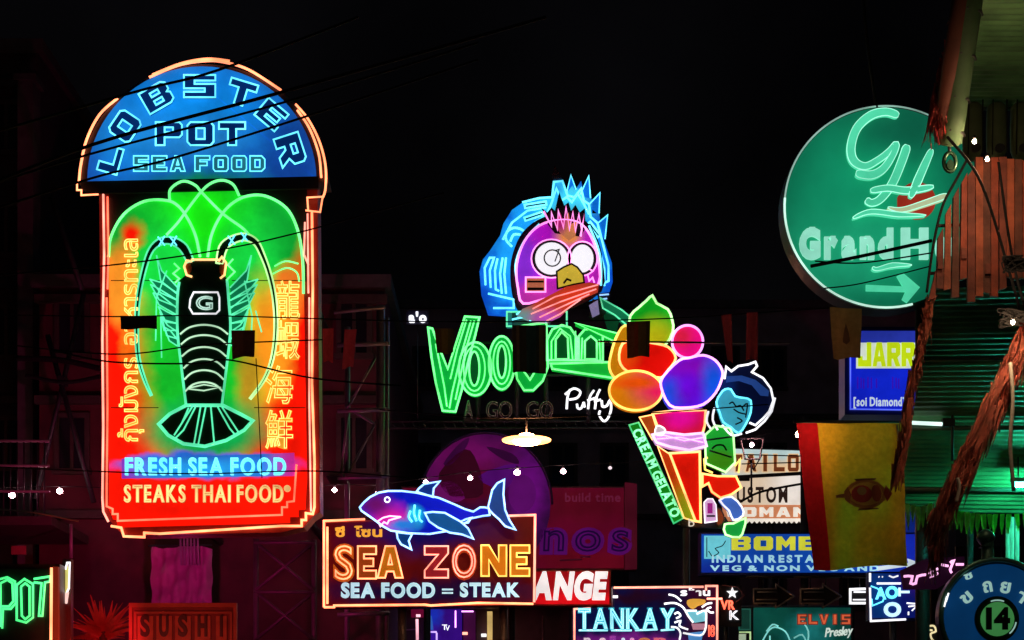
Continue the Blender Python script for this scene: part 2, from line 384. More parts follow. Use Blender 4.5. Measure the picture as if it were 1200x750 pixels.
WALL_RED_TINT = surf('red-light-tinted plaster', (.12, .022, .034), .8, scale=2.5, var=.5, bump=.3)  # red neon spill on the wall is put into this base colour
WALL_DARK = surf('grimy plaster', (.34, .24, .27), .85, scale=1.8, var=.5, bump=.3)
WOOD = surf('dark timber', (.07, .045, .04), .75, scale=9)
GLASS = surf('dark window glass', (.02, .022, .03), .12, scale=1, bump=0)
def building(name, label, x0, x1, ytop, Y, depth, mat, storeys, cols, zlow=0, ledge_px=(), win=(34, 52), skip=()):
    """frontal block: wall slab, ledges, parapet, framed windows with panes; pixel columns x0..x1 at distance Y"""
    T = Thing(name, label, 'building', (x0+x1)/2, ytop, Y); zt = 0; k = T.k
    a = T.L(x0, 0).x; b = T.L(x1, 0).x; zb = -T.o.location.z
    box('wall', a, b, 0, depth, zb, 0, mat, T.o)
    box('parapet', a-.12, b+.12, -.14, depth+.1, 0, .22, surf('parapet cement', (.10, .09, .09), .8), T.o)
    for py in ledge_px:
        z = T.L(0, py).z; box('ledge', a-.05, b+.05, -.16, -.003, z-.07, z+.07, WOOD, T.o)
    for r in storeys:
        for c in cols:
            if (c, r) in skip: continue
            p = T.L(c, r); hw, hh = win[0]*k/2, win[1]*k/2
            V, Fc = [], []
            for u0, u1, v0, v1 in ((-hw-.09, hw+.09, hh, hh+.09), (-hw-.12, hw+.12, -hh-.1, -hh), (-hw-.09, -hw, -hh, hh), (hw, hw+.09, -hh, hh), (-.03, .03, -hh, hh)):
                boxm(V, Fc, p.x+u0, p.x+u1, -.07 if v0 != -hh-.1 else -.11, -.002, p.z+v0, p.z+v1)
            wdw = link('window', V, Fc, WOOD, T.o)
            box('pane', p.x-hw+.002, p.x-.032, -.03, -.012, p.z-hh+.002, p.z+hh-.002, GLASS, wdw); box('pane', p.x+.032, p.x+hw-.002, -.03, -.012, p.z-hh+.002, p.z+hh-.002, GLASS, wdw)
    return T
mid = building('street_building', 'wide dark low building across the end of the street behind the green neon lettering', 452, 1120, 362, 48, 12, WALL_DARK,
               (432, 545, 690), (500, 560, 660, 720, 850, 905, 1000, 1060), ledge_px=(489, 497, 606), win=(26, 44))
shopB = building('street_building', 'shophouse with red neon light tinted into its plaster right behind the big lobster sign', 46, 451, 338, 31, 11, WALL_RED_TINT,
                 (385, 520), (85, 415), ledge_px=(352, 470, 604), win=(30, 60))
tower = building('street_building', 'tall black narrow building with a concrete pillar at the far left edge', -260, 45, 62, 33, 10, surf('black wall', (.06, .04, .05), .85), (150, 270, 390, 520), (-60, 8), ledge_px=(100, 335, 470), win=(30, 54))
tp = Thing('concrete_pillar', 'slim upright concrete pillar on the corner of the black narrow building', 'pillar', 34, 900, 32)
tp.slab('shaft', rect(24, 98, 42, 926), -.3, .2, surf('pillar cement', (.13, .10, .11), .85), label=None)
tp.slab('shaft_cap', rect(20, 92, 46, 99), -.35, .25, surf('parapet cement', (.10, .09, .09), .8))
# timber boarding and lattice on the red shophouse, right of the big sign
sc_ = Thing('scaffold', 'steel scaffold frame standing between the lobster sign and the green lettering', 'scaffold', 425, 925, 27.5)
SCF = surf('scaffold tube', (.30, .27, .29), .45, .4)
def srod(pts, r=.035, name='tube', d=0): return rod(name, [sc_.L(x, y, d) for x, y in pts], r, SCF, sc_.o)
srod([(445, 925), (446, 358)], .07, 'standard'); srod([(453, 925), (454, 372)], .03, 'standard'); srod([(402, 925), (403, 372)], .045, 'standard', -.6)
for y in (405, 482, 560, 640, 720): srod([(396, y+1), (457, y-1)], .035, 'ledger', .08)
for a, b in (((404, 482), (446, 405)), ((409, 470), (398, 560)), ((404, 560), (446, 482)), ((404, 475), (446, 500)), ((404, 640), (446, 560))): srod([a, b], .022, 'brace', -.1)
srod([(392, 368), (452, 362)], .03, 'ledger', .1)
for x in (396, 420, 440): sc_.slab('deck_board', rect(x-13, 557, x+8, 561), -.5, .3, WOOD)

# stays crossed on the wall beside the big sign
xb = Thing('cross_brace', 'dark crossed steel braces on the red wall beside the lobster sign', 'brace', 75, 570, 29.6)
rod('brace', [xb.L(98, 345, 0), xb.L(42, 585, 0)], .045, STEEL, xb.o); rod('brace', [xb.L(58, 395, .12), xb.L(112, 590, .12)], .045, STEEL, xb.o)
rod('brace', [xb.L(60, 230, 0), xb.L(96, 340, 0)], .05, STEEL, xb.o)
for x, y in ((75, 448),): xb.slab('clamp', rect(x-4, y-5, x+4, y+5), -.05, .2, STEEL)
bal = Thing('balcony', 'dark balcony with slim metal railings beneath the concrete pillar', 'balcony', 10, 612, 28.5)
bal.slab('floor_slab', rect(-120, 606, 62, 616), -2.4, .1, WOOD)
for i in range(15): rod('baluster', [bal.L(-60+i*8, 606, 0), bal.L(-60+i*8, 518, 0)], .014, STEEL, bal.o, 6)
for y in (516, 545, 575): rod('rail', [bal.L(-120, y, 0), bal.L(58, y+1, 0)], .025, surf('rail paint', (.25, .2, .2), .5), bal.o, 6)
rod('downpipe', [bal.L(85, 615, .1), bal.L(85, 655, .1)], .03, surf('rail paint', (.25, .2, .2), .5), bal.o, 6)
bal.slab('sign_plate', rect(14, 640, 31, 650), 0, .04, surf('dull red plate', (.35, .08, .07), .6))

# ================================================================ big lobster sign
T = Thing('lobster_sign', 'huge upright red neon sign with black lobster in green glow and blue arched top', 'neon sign', 240, 622, 24)
T.slab('cabinet', [(116, 216), (372, 214), (375, 600), (366, 606), (356, 618), (345, 620), (330, 624), (170, 627), (143, 626), (133, 615), (120, 600)], -.42, 0, REDCASE)
arch = [(94, 217)]+[(239+144*math.cos(math.radians(a)), 214-138*math.sin(math.radians(a))) for a in range(176, 3, -6)]+[(385, 214)]
T.slab('arch_cabinet', arch, -.42, .02, CASE)
bluep = print_glow_mat('blue arch painted glow', srgb(22, 92, 190), [T.patch(225, 125, 95, 46, .9, srgb(16, 150, 250)), T.patch(150, 165, 34, 40, .8, srgb(24, 140, 235)), T.patch(165, 160, 40, 25, .9, srgb(30, 140, 225)), T.patch(240, 165, 45, 22, .8, srgb(40, 140, 215)),  # brighter patches paint the glow of the letter tubes onto the face
        T.patch(345, 190, 30, 60, .8, srgb(20, 70, 160)), T.patch(245, 214, 55, 12, .9, srgb(15, 140, 95))], s=.8, noise=.15)
T.slab('arch_face', [(103, 213)]+[(237+134*math.cos(math.radians(a)), 212-133*math.sin(math.radians(a))) for a in range(180, -1, -5)]+[(371, 209)], .02, .035, bluep)
T.slab('valance', [(96, 214), (374, 208), (374, 222), (118, 228), (96, 224)], .0, .05, BLACK)
# arch letters: dark raised faces edged with pale cyan tube
NAVY = print_glow_mat('navy letter face', srgb(8, 56, 130), s=.5)
for ch, cx, cy, wv, h, r in (('L', 131, 190, 30, 24, -74), ('O', 148, 151, 30, 29, -56), ('B', 185, 117, 33, 27, -30), ('S', 235, 104, 36, 26, 0), ('T', 284, 112, 32, 28, 17), ('E', 319, 137, 30, 26, 40), ('R', 341, 178, 34, 30, 72)):
    T.words(ch, (cx-wv/2, cy-h/2, cx+wv/2, cy+h/2), NAVY, .036, .05, .06, edge=N_CYAN, er=1.0, rot=r, block=True)
T.words('POT', (184, 146, 288, 173), NAVY, .036, .05, .06, edge=N_CYAN, er=1.0, gap=.22, block=True)
T.words('SEA FOOD', (158, 185, 311, 203), print_glow_mat('teal letter face', srgb(60, 160, 180), s=.4), .036, .04, .03, edge=N_CYAN, er=.7, gap=.25, block=True)
# border tubes of the arch
A1 = [(94, 214), (96, 195), (103, 165), (118, 136), (139, 117)]
T.tube('border_tube', [A1], 1.5, .06, N_ORANGE, smooth=6)
T.tube('border_tube', [[(176, 93), (210, 79), (240, 74), (262, 75), (292, 84), (330, 108)], [(180, 90), (213, 77), (244, 71.5), (270, 74)]], 1.5, .07, N_ORANGE, smooth=6)
T.tube('border_tube', [[(347, 124), (362, 142), (375, 168), (382, 196), (382, 222), (379, 233)], [(349, 131), (363, 152), (374, 182), (377, 210)]], 1.3, .06, N_ORANGE, smooth=6)
T.tube('border_tube', [[(92, 217), (92, 225), (97, 225), (97, 231), (117, 230)]], 1.0, .08, N_ORANGE)
T.tube('border_tube', [[(379, 233), (361, 234), (362, 248)], [(379, 233), (376, 251), (359, 249)]], 1.0, .09, N_ORANGE)
T.tube('border_tube', [[(122, 229), (123, 300), (121, 400), (122, 500), (121, 585), (122, 600), (128, 612)]], 1.3, .05, N_ROSE)
T.tube('border_tube', [[(127, 232), (128, 305), (127, 340)], [(126, 350), (127, 480), (126, 575), (126, 594), (133, 597), (133, 603), (139, 603), (139, 611), (331, 604), (331, 595), (337, 595), (337, 589), (345, 588), (348, 545)]], 1.1, .05, N_RED)
T.tube('border_tube', [[(366, 250), (367, 340), (366, 450), (369, 540), (369, 595), (367, 603), (359, 602), (359, 610), (354, 610), (354, 617), (330, 617), (188, 626), (170, 625), (170, 630), (146, 629), (143, 619), (131, 617)]], 1.4, .05, N_ORANGE)
T.tube('border_tube', [[(361, 252), (362, 345)], [(363, 350), (363, 470), (365, 600)], [(358, 262), (357, 300), (362, 312)]], 1.0, .06, N_ROSE)
# panel print, with the neon glow painted in as soft patches
outline = [(128, 597), (128, 300), (132, 277), (146, 251), (170, 236), (197, 234), (198, 225), (205, 217), (215, 213), (228, 217), (239, 225), (250, 215), (262, 211), (275, 217), (281, 229), (292, 230), (315, 231), (337, 244), (349, 270), (356, 330), (360, 560), (358, 597), (350, 598), (350, 606), (340, 606), (340, 613), (150, 618), (138, 618), (138, 609), (133, 609)]
RED_, GRN, YEL, BLU = srgb(255, 22, 4), srgb(16, 190, 40), srgb(255, 160, 30), srgb(40, 110, 215)
pan = print_glow_mat('lobster panel print and glow', RED_, [T.patch(240, 268, 122, 92, .12, srgb(14, 160, 48)), T.patch(236, 256, 56, 50, .7, srgb(24, 225, 20)), T.patch(190, 330, 32, 64, .7, srgb(24, 225, 70)), T.patch(290, 330, 34, 64, .7, srgb(24, 220, 70)),
        T.patch(238, 420, 74, 110, .3, srgb(22, 195, 44)), T.patch(156, 276, 12, 15, .7, RED_), T.patch(143, 335, 18, 48, .35, srgb(245, 150, 40)), T.patch(338, 345, 20, 34, .35, srgb(240, 120, 35)), T.patch(305, 400, 16, 70, .5, srgb(225, 190, 40)),
        T.patch(322, 400, 22, 60, .4, srgb(250, 150, 30)), T.patch(292, 450, 14, 36, .7, srgb(180, 140, 30)), T.patch(240, 504, 70, 36, .4, srgb(18, 165, 75)), T.patch(148, 400, 9, 26, .5, srgb(250, 110, 20)),
        T.patch(240, 545, 108, 14, .25, srgb(190, 60, 190)), T.patch(236, 545, 92, 15, .3, BLU)], s=1.0, noise=.12, dirt=.35)
T.slab('print_glow_panel', outline, .006, .012, pan); T.tube('panel_seam', [[(130, 329), (208, 329)], [(272, 329), (356, 329)], [(130, 478), (186, 478)], [(298, 478), (358, 478)]], .5, .012, surf('seam dark line', (.04, .03, .02), .8)); T.slab('dark_backing', [(128, 222), (360, 218), (359, 330), (352, 330), (300, 260), (180, 260), (134, 330), (128, 330)], 0, .005, BLACK)  # seams are thin dark lines along the panel joints
T.slab('text_bar', [(143, 538), (345, 531), (346, 558), (143, 561)], .012, .02, print_glow_mat('blue text bar', srgb(45, 115, 215), [T.patch(145, 548, 22, 30, .7, srgb(150, 60, 200)), T.patch(346, 545, 24, 30, .7, srgb(220, 50, 170)), T.patch(240, 550, 60, 10, .8, srgb(40, 160, 235))], s=.8))
# lobe tubes
T.tube('claw_outline', [[(128, 302), (131, 278), (146, 252), (170, 237), (196, 236), (210, 243), (221, 258), (230, 278), (235, 302)], [(356, 345), (355, 305), (349, 270), (336, 245), (312, 231), (290, 231), (272, 240), (258, 256), (248, 278), (244, 302)]], 1.6, .04, N_GREEN, smooth=5)
T.tube('claw_outline', [[(292, 276), (284, 268), (262, 252), (238, 228), (230, 219), (218, 214), (208, 217), (200, 225), (200, 236)], [(196, 277), (209, 263), (220, 248), (237, 226), (249, 216), (262, 213), (274, 218), (281, 231)]], 1.5, .06, N_GREEN, smooth=5)
T.tube('claw_outline', [[(322, 313), (335, 307), (350, 310)], [(320, 322), (336, 315), (348, 320), (351, 331)]], .9, .04, N_GREEN, smooth=4)
# lobster: black plates edged with green tube
LB = surf('black lobster enamel', (.008, .045, .022), .3, scale=8)
body = [(225, 304), (257, 304), (259, 318), (267, 328), (269, 355), (271, 387), (269, 415), (266, 440), (262, 478), (218, 478), (214, 440), (210, 415), (209, 387), (209, 345), (211, 330), (220, 322)]
T.slab('lobster_body', body, .012, .05, LB)
T.tube('body_outline', [[(211, 332), (209, 350), (209, 390), (214, 435), (219, 476)], [(267, 330), (269, 355), (271, 388), (266, 435), (261, 476)]], 1.5, .065, N_TEAL, smooth=4)
for i, (y, hw) in enumerate(((388, 28), (400, 27), (414, 26), (428, 24), (441, 23), (455, 22))):
    cx = 240.0; T.tube('shell_ring', [[(cx-hw, y+5), (cx-hw*.6, y-3), (cx, y-6), (cx+hw*.6, y-3), (cx+hw, y+5)]], 1.0, .065, neon('neon ring', (.55, .9, .6), 1.0), smooth=5)
T.tube('shell_ring', [[(cx-18, 456), (cx, 452), (cx+19, 455), (cx, 459), (cx-18, 457)]], .8, .068, neon('neon ring', (.55, .9, .6), 1.0))
fan = [(219, 476), (262, 476), (284, 487), (297, 494), (287, 505), (266, 517), (241, 524), (216, 521), (198, 511), (187, 498), (200, 486)]
T.slab('tail_fan', fan, .012, .048, LB)
T.tube('tail_outline', [fan], 2.0, .06, N_TEAL, closed=True)
T.tube('tail_ribs', [[(226, 478), (205, 511)], [(230, 478), (216, 505), (207, 514)], [(236, 478), (228, 523)], [(242, 478), (233, 523)], [(248, 478), (252, 521)], [(256, 478), (270, 503), (276, 510)], [(261, 478), (280, 507)], [(222, 479), (214, 497)]], .9, .06, N_TEAL)
T.tube('head_tubes', [[(225, 306), (257, 306)], [(226, 308), (220, 307), (217, 314), (220, 324), (226, 326)], [(257, 308), (261, 303), (266, 310), (264, 324), (259, 328)]], 1.2, .07, neon('neon amber', (1, .42, .16), 2.0))
T.slab('eye', ell(221, 315, 4, 8, 12), .03, .062, surf('amber eye', (.5, .18, .05), .4)); T.slab('eye', ell(262, 316, 4, 9, 12), .03, .062, surf('amber eye', (.5, .18, .05), .4))
badge = [(228, 344), (256, 344), (258, 350), (258, 365), (254, 369), (227, 369), (223, 362), (224, 352)]
T.tube('badge_frame', [badge], 1.0, .065, N_WHITE, closed=True)
T.words('G', (231, 349, 250, 364), LB, .052, .01, .01, edge=neon('neon badge', (.6, .95, .8), 1.0), er=.8)
armL = [(224, 308), (216, 292), (204, 284), (190, 284), (178, 294), (170, 316), (163, 350), (161, 385), (163, 420), (170, 445), (178, 464)]
armR = [(258, 310), (262, 292), (272, 283), (287, 279), (300, 285), (308, 300), (316, 322), (322, 350), (324, 385), (320, 420), (310, 446), (294, 468)]
for nm, ar, s_ in (('feeler', armL, 1), ('feeler', armR, -1)):
    pl = band(ar, [8, 10, 9, 8, 6, 5, 4.5, 4, 3.5, 3, 2], 4); fe = T.slab(nm, pl, .012, .044, LB)
    T.tube('feeler_outline', [pl], 1.0, .052, N_TEAL if s_ > 0 else neon('neon lime', (.5, 1, .35), 1.3), parent=fe, closed=True)
    for q in (2, 3): 
        x, y = ar[q]; T.tube('feeler_joint', [[(x-4, y-5), (x+4, y+5)], [(x+4, y-6), (x-3, y+6)]], .8, .056, N_CYAN, parent=fe)
TOOTH = [(205, 310), (211, 316), (204, 322), (211, 328), (206, 333)]
T.tube('mouth_part', [TOOTH, [(274, 305), (268, 312), (276, 320), (266, 330)]], 1.0, .06, N_GREEN)
for sx, ox in ((1, 0), (-1, 479)):
    for i, (a, b, c) in enumerate((((209, 338), (190, 318), (184, 300)), ((209, 345), (190, 332), (176, 328)), ((209, 353), (188, 340), (177, 334)), ((208, 362), (188, 346), (180, 344)), ((209, 372), (196, 366), (186, 360)), ((209, 380), (194, 376), (188, 366)), ((209, 390), (197, 382), (190, 372)), ((208, 398), (200, 388), (193, 384)))):
        f = lambda p: (ox+sx*p[0], p[1]); leg = T.slab('walking_leg', [f(a), f(((a[0]+b[0])/2, (a[1]+b[1])/2-2)), f(b), f(c), f((b[0]-1, b[1]+12)), f((a[0]-1, a[1]+9))], .012, .03, print_glow_mat('teal leg', srgb(16, 130, 84), s=.8))
        T.tube('leg_outline', [[f(a), f(b), f(c)], [f((a[0], a[1]+8)), f((b[0]-1, b[1]+12)), f(c)]], .8, .036, N_TEAL, parent=leg)
T.tube('antenna', [[(196, 318), (184, 350), (183, 400)], [(189, 372), (190, 420)], [(287, 330), (296, 372), (294, 412)], [(300, 365), (307, 390)]], .8, .034, N_TEAL)
AMB = print_glow_mat('amber script face', srgb(255, 175, 50), s=.9); N_AMB = neon('neon amber thin', (1, .6, .14), 2.0)
for ch, y in (('龍', 351), ('蝦', 397), ('海', 450), ('鮮', 502)):
    T.words(ch, (311 if y > 420 else 324, y-13, 344 if y > 420 else 352, y+20), AMB, .014, .03, .02, edge=N_AMB, er=.5, name='chinese_character')
V = T.words('กุ้งมังกร อาหารทะเล', (146-112, 390, 146+125, 409), AMB, .014, .03, .015, gap=.3, whole=True, edge=N_AMB, er=.55, rot=-90, name='thai_lettering')
T.words('FRESH SEA FOOD', (148, 538, 336, 557), print_glow_mat('aqua letter face', srgb(110, 240, 255), s=.9), .03, .05, .03, edge=N_CYAN, er=.8, gap=.2)
T.words('STEAKS THAI FOOD', (147, 570, 333, 589), print_glow_mat('cream letter face', srgb(150, 90, 30), s=.7), .03, .05, .03, edge=neon('neon cream', (1, .62, .22), 1.2), er=.9, gap=.2)
T.slab('bullet', ell(337, 573, 4, 4, 12), .02, .05, neon('neon cream', (1, .62, .22), 1.2))
for x, y in ((160, 240), (320, 240), (160, 560), (320, 560)): T.arm(x, y, 6.6, -.3, .06)

T = Thing('lattice_mast', 'dark steel lattice mast with crossed braces just left of the shark sign', 'mast', 335, 926, 28)
LM = surf('lattice steel', (.10, .06, .08), .6, .4)
for x in (300, 368): rod('upright', [T.L(x, 926), T.L(x, 632)], .045, LM, T.o)
for i in range(5):
    y = 636+i*58
    for a_, b_ in (((300, y), (368, y+56)), ((368, y), (300, y+56))): rod('brace', [T.L(*a_), T.L(*b_, .06)], .028, LM, T.o, 6)
    rod('tie', [T.L(298, y, .03), T.L(370, y, .03)], .028, LM, T.o, 6)
# ================================================================ sea zone sign with the shark
T = Thing('restaurant_sign', 'wide dark red neon sign with a glowing blue shark lying along its top edge', 'neon sign', 503, 712, 27)
T.slab('cabinet', [(379, 611), (628, 603), (628, 709), (379, 712)], -.35, 0, REDCASE)
T.slab('face', [(382, 613), (626, 606), (626, 707), (382, 710)], 0, .012, print_glow_mat('maroon face', srgb(80, 4, 10), [T.patch(500, 692, 120, 14, .6, srgb(26, 6, 52)), T.patch(500, 630, 70, 22, .8, srgb(28, 8, 90)), T.patch(430, 660, 50, 22, .7, srgb(90, 10, 8)), T.patch(560, 658, 60, 22, .7, srgb(84, 10, 8))], s=.7, noise=.2))
T.tube('border_tube', [[(380, 712), (380, 611), (428, 609)], [(384, 708), (384, 618)]], 1.3, .05, N_ORANGE)
T.tube('border_tube', [[(596, 605), (627, 604), (626, 706)]], 1.4, .05, N_ROSE)
T.tube('border_tube', [[(380, 712), (392, 712), (392, 710), (498, 709), (505, 710), (560, 707), (625, 708)]], 1.3, .06, N_ORANGE)
OR = lambda n, c: print_glow_mat(n, srgb(*c), s=.75)
for ch, x0, x1, y0, y1, c, e in (('S', 391, 416, 641, 679, (190, 88, 20), N_ORANGE), ('E', 420, 441, 641, 679, (150, 62, 18), N_ORANGE), ('A', 443, 472, 641, 678, (190, 110, 20), N_ORANGE), ('Z', 498, 525, 641, 678, (150, 30, 40), N_ROSE),
                              ('O', 529, 559, 640, 677, (175, 55, 15), N_ROSE), ('N', 564, 593, 640, 676, (210, 120, 20), N_YEL), ('E', 598, 620, 640, 676, (205, 120, 25), N_YEL)):
    T.words(ch, (x0, y0, x1, y1), OR('letter %d %d' % c[:2], c), .03, .07, .055, edge=e, er=1.0, block=True) if ch not in 'SO' else T.words(ch, (x0, y0, x1, y1), OR('letter %d %d' % c[:2], c), .03, .07, .055, edge=e, er=1.0)
WHC = print_glow_mat('icy letter face', srgb(190, 235, 250), s=.95)
T.words('SEA FOOD', (400, 684, 510, 700), WHC, .02, .04, .045, gap=.1); T.words('STEAK', (539, 684, 609, 699), WHC, .02, .04, .045, gap=.1)
T.slab('dash', rect(518, 690, 531, 692), .01, .03, WHC); T.slab('dash', rect(518, 694, 531, 696), .01, .03, WHC)
T.words('ซี โซน', (393, 619, 448, 629), print_glow_mat('amber thai', srgb(255, 180, 60), s=.9), .02, .03, .03, gap=.3, whole=True, name='thai_lettering')
bodyp = [(423, 597), (428, 591), (435, 585), (445, 580), (456, 578), (472, 578), (489, 580), (502, 583), (515, 586), (534, 594), (545, 599), (555, 602), (563, 597), (568, 597), (573, 598), (574, 606), (566, 607), (552, 610), (548, 614), (528, 624), (504, 628), (480, 627), (459, 624), (450, 619), (438, 610), (425, 601)]
sh = T.slab('shark_body', bodyp, .08, .2, print_glow_mat('shark body print', srgb(6, 14, 130), [T.patch(500, 605, 90, 30, .5, srgb(8, 26, 200)), T.patch(457, 610, 22, 15, .7, srgb(215, 30, 170)), T.patch(440, 593, 18, 12, .9, srgb(120, 20, 120)), T.patch(488, 608, 10, 12, .6, srgb(20, 190, 225)), T.patch(474, 618, 18, 7, .7, srgb(40, 130, 230))], s=.8, noise=.1))
T.tube('shark_outline', [bodyp], 1.1, .22, N_BLUE, parent=sh, closed=True)
for nm, pl, c in (('tail_fin', [(572, 598), (577, 577), (583, 569), (591, 565), (590, 582), (592, 600), (597, 612), (604, 623), (592, 619), (585, 611), (578, 605)], (14, 70, 150)),
                  ('dorsal_fin', [(489, 579), (492, 575), (498, 570), (516, 567), (509, 575), (508, 585)], (14, 50, 130)),
                  ('side_fin', [(499, 604), (508, 603), (522, 604), (540, 614), (549, 622), (555, 634), (542, 629), (528, 627), (514, 621), (504, 614)], (14, 90, 160)),
                  ('belly_fin', [(466, 626), (467, 633), (471, 640), (483, 646), (480, 636), (484, 628)], (10, 60, 120)), ('rear_fin', [(536, 616), (546, 611), (553, 609), (549, 615)], (20, 90, 190))):
    f = T.slab(nm, pl, .12, .21 if nm != 'side_fin' else .26, print_glow_mat('fin '+nm, srgb(*c), s=.7)); T.tube('fin_outline', [pl], 1.1, .23 if nm != 'side_fin' else .28, N_BLUE, parent=f, closed=True)
T.tube('mouth', [[(444, 613), (450, 609), (458, 607), (471, 608)], [(444, 613), (447, 619), (451, 614), (455, 616), (457, 612), (471, 608)]], .9, .21, neon('neon mouth', (1, .5, .8), 1.5), parent=sh)
T.tube('eye', [ell(455, 588, 3, 3, 10)], .8, .21, N_WHITE, parent=sh, closed=True)
T.tube('gill', [[(482, 601), (480, 608), (484, 614)], [(487, 594), (486, 604), (489, 613)], [(493, 600), (492, 610), (496, 614)]], 1.3, .21, N_CYAN, parent=sh, smooth=3)
T.post(470, 620, -.25, .07); T.post(590, 620, -.25, .07)

# exchange sign
T = Thing('exchange_sign', 'bright red light box with slanted white letters beside the shark sign', 'sign', 668, 710, 28.2)
T.slab('case', rect(560, 668, 716, 710), -.3, 0, REDCASE)
T.slab('face', rect(562, 670, 714, 708), 0, .012, print_glow_mat('red lightbox', srgb(150, 8, 18), [T.patch(665, 703, 60, 9, .7, srgb(225, 14, 25))], s=.9, noise=.1))
T.words('CHANGE', (578, 672, 709, 701), print_glow_mat('white letter face', srgb(255, 250, 250), s=.95), .012, .02, .06, gap=.06, slant=.12)
T.post(600, 690, -.2, .05)

# dim purple sign with round head
T = Thing('club_sign', 'dim purple and maroon club sign with a big round cartoon head, mostly unlit', 'sign', 640, 668, 34)
T.slab('case', rect(470, 570, 746, 668), -.3, 0, surf('maroon casing', (.12, .01, .02), .5))
T.slab('frame', [(732, 566), (746, 568), (746, 667), (732, 668)], 0, .1, print_glow_mat('maroon frame', srgb(78, 12, 30), s=.7))
T.slab('face', rect(472, 572, 731, 666), 0, .03, print_glow_mat('purple maroon face', srgb(96, 4, 36), [T.patch(690, 590, 60, 20, .6, srgb(90, 6, 28)), T.patch(690, 658, 60, 14, .6, srgb(98, 6, 26))], s=.75, noise=.3))
hd = T.slab('cartoon_head', ell(569, 592, 76, 82, 36), .03, .12, print_glow_mat('plum head', srgb(46, 6, 56), [T.patch(545, 540, 50, 28, .7, srgb(105, 10, 88)), T.patch(555, 570, 30, 24, .6, srgb(80, 4, 30)), T.patch(618, 575, 22, 40, .6, srgb(100, 10, 115))], s=.85, noise=.25))
for pl, c in (([(520, 545), (535, 525), (550, 514), (545, 528), (530, 545)], (60, 6, 60)), ([(570, 525), (600, 533), (608, 545), (590, 540)], (50, 4, 50)), (ell(612, 580, 16, 22, 16), (92, 12, 104)), ([(515, 556), (545, 528), (560, 545), (566, 580), (540, 585), (522, 578)], (54, 4, 26)), ([(560, 560), (605, 545), (592, 575)], (82, 10, 110)), ([(505, 575), (530, 565), (545, 585), (520, 590)], (110, 16, 100))):
    T.slab('head_marking', pl, .12, .15, print_glow_mat('plum mark %d%d' % (c[0], c[2]), srgb(*c), s=.75), parent=hd, smooth=3)
T.tube('head_rim', [ell(569, 592, 78, 84, 36, 0, 180)], 1.4, .1, surf('plum rim', (.10, .02, .14), .4), parent=hd)
T.words('nos', (632, 612, 740, 646), print_glow_mat('purple letter', srgb(84, 10, 96), s=.75), .03, .09, .09, gap=.1, slant=.05, edge=print_glow_mat('dark purple trim', srgb(34, 5, 60), s=.6), er=1.2)
T.words('build time', (662, 578, 727, 588), print_glow_mat('plum small', srgb(110, 30, 60), s=.7), .03, .02, .02, joined=True, name='lettering')
T.tube('underline', [[(656, 657), (682, 656)], [(680, 653), (692, 653)]], .8, .05, surf('pale strip', (.3, .1, .2)))
T.post(700, 640, -.2, .07); T.post(500, 640, -.2, .07)

# ================================================================ green lettering with the bird
T = Thing('bar_sign', 'green outlined bubble lettering with a goggle-eyed purple bird head above it', 'neon sign', 610, 490, 30)
LG = print_glow_mat('green letter face', srgb(8, 150, 56), [T.patch(600, 480, 400, 50, .8, srgb(10, 175, 60))], s=.9, noise=.3)
LG2 = print_glow_mat('green letter deep', srgb(4, 84, 34), s=.7)
def gl_letter(pl, holes=(), r=1.2, sm=0):
    o = T.slab('letter', pl, -.06, .1, LG, smooth=sm or None)
    T.tube('letter_outline', [pl], r, .12, N_GREEN, parent=o, closed=True, smooth=sm)
    for h in holes:
        T.slab('letter_core', h, .1, .115, LG2, parent=o, smooth=sm or None); T.tube('letter_outline', [h], r*.9, .13, N_GREEN, parent=o, closed=True, smooth=sm)
    return o
vl = gl_letter([(502, 386), (507, 387), (516, 412), (525, 434), (536, 400), (545, 373), (562, 374), (557, 395), (549, 425), (541, 460), (534, 484), (519, 483), (511, 450), (506, 420)])
T.tube('inner_tube', [[(511, 405), (521, 455), (524, 478)], [(552, 378), (540, 420), (530, 462), (527, 480)], [(556, 378), (546, 412), (534, 470)], [(547, 377), (536, 412), (528, 446)]], .9, .12, N_GREEN, parent=vl)
gl_letter(band([(545, 472), (538, 455), (540, 430), (549, 410), (560, 402)], 3)[:0] or ell(557, 434, 19, 31, 20), [ell(556, 434, 6, 20, 14)], sm=2)
gl_letter(ell(588, 427, 15, 31, 20), [ell(588, 426, 5, 19, 14)], sm=2)
for rr in (11,): T.tube('inner_tube', [ell(556, 434, 12.5, 26, 20)], .8, .12, N_GREEN, closed=True); T.tube('inner_tube', [ell(588, 427, 10, 25, 20)], .8, .12, N_GREEN, closed=True)
gl_letter([(604, 385), (640, 380), (642, 432), (636, 448), (625, 459), (614, 459), (606, 446), (602, 420)], [[(613, 392), (631, 390), (630, 432), (621, 447), (613, 436)]], sm=0)
gl_letter([(641, 400), (647, 388), (658, 383), (668, 386), (676, 398), (676, 424), (641, 424)], [[(651, 423), (651, 400), (658, 391), (665, 398), (666, 423)]], sm=1)
gl_letter([(678, 424), (678, 396), (685, 388), (695, 388), (706, 396), (706, 425)], [[(685, 423), (685, 402), (692, 396), (699, 402), (699, 423)]])
T.tube('inner_tube', [[(646, 424), (646, 402), (656, 387), (668, 396), (671, 424)], [(681, 424), (682, 398)], [(703, 424), (702, 400)], [(674, 390), (674, 424)]], .8, .12, N_GREEN)
T.slab('wedge_plate', [(645, 429), (720, 427), (720, 446), (647, 435)], -.02, .16, print_glow_mat('bright green plate', srgb(20, 190, 60), s=.8)); T.tube('wedge_outline', [[(645, 429), (720, 427), (720, 446), (647, 435)]], 1.2, .18, N_GREEN, closed=True)
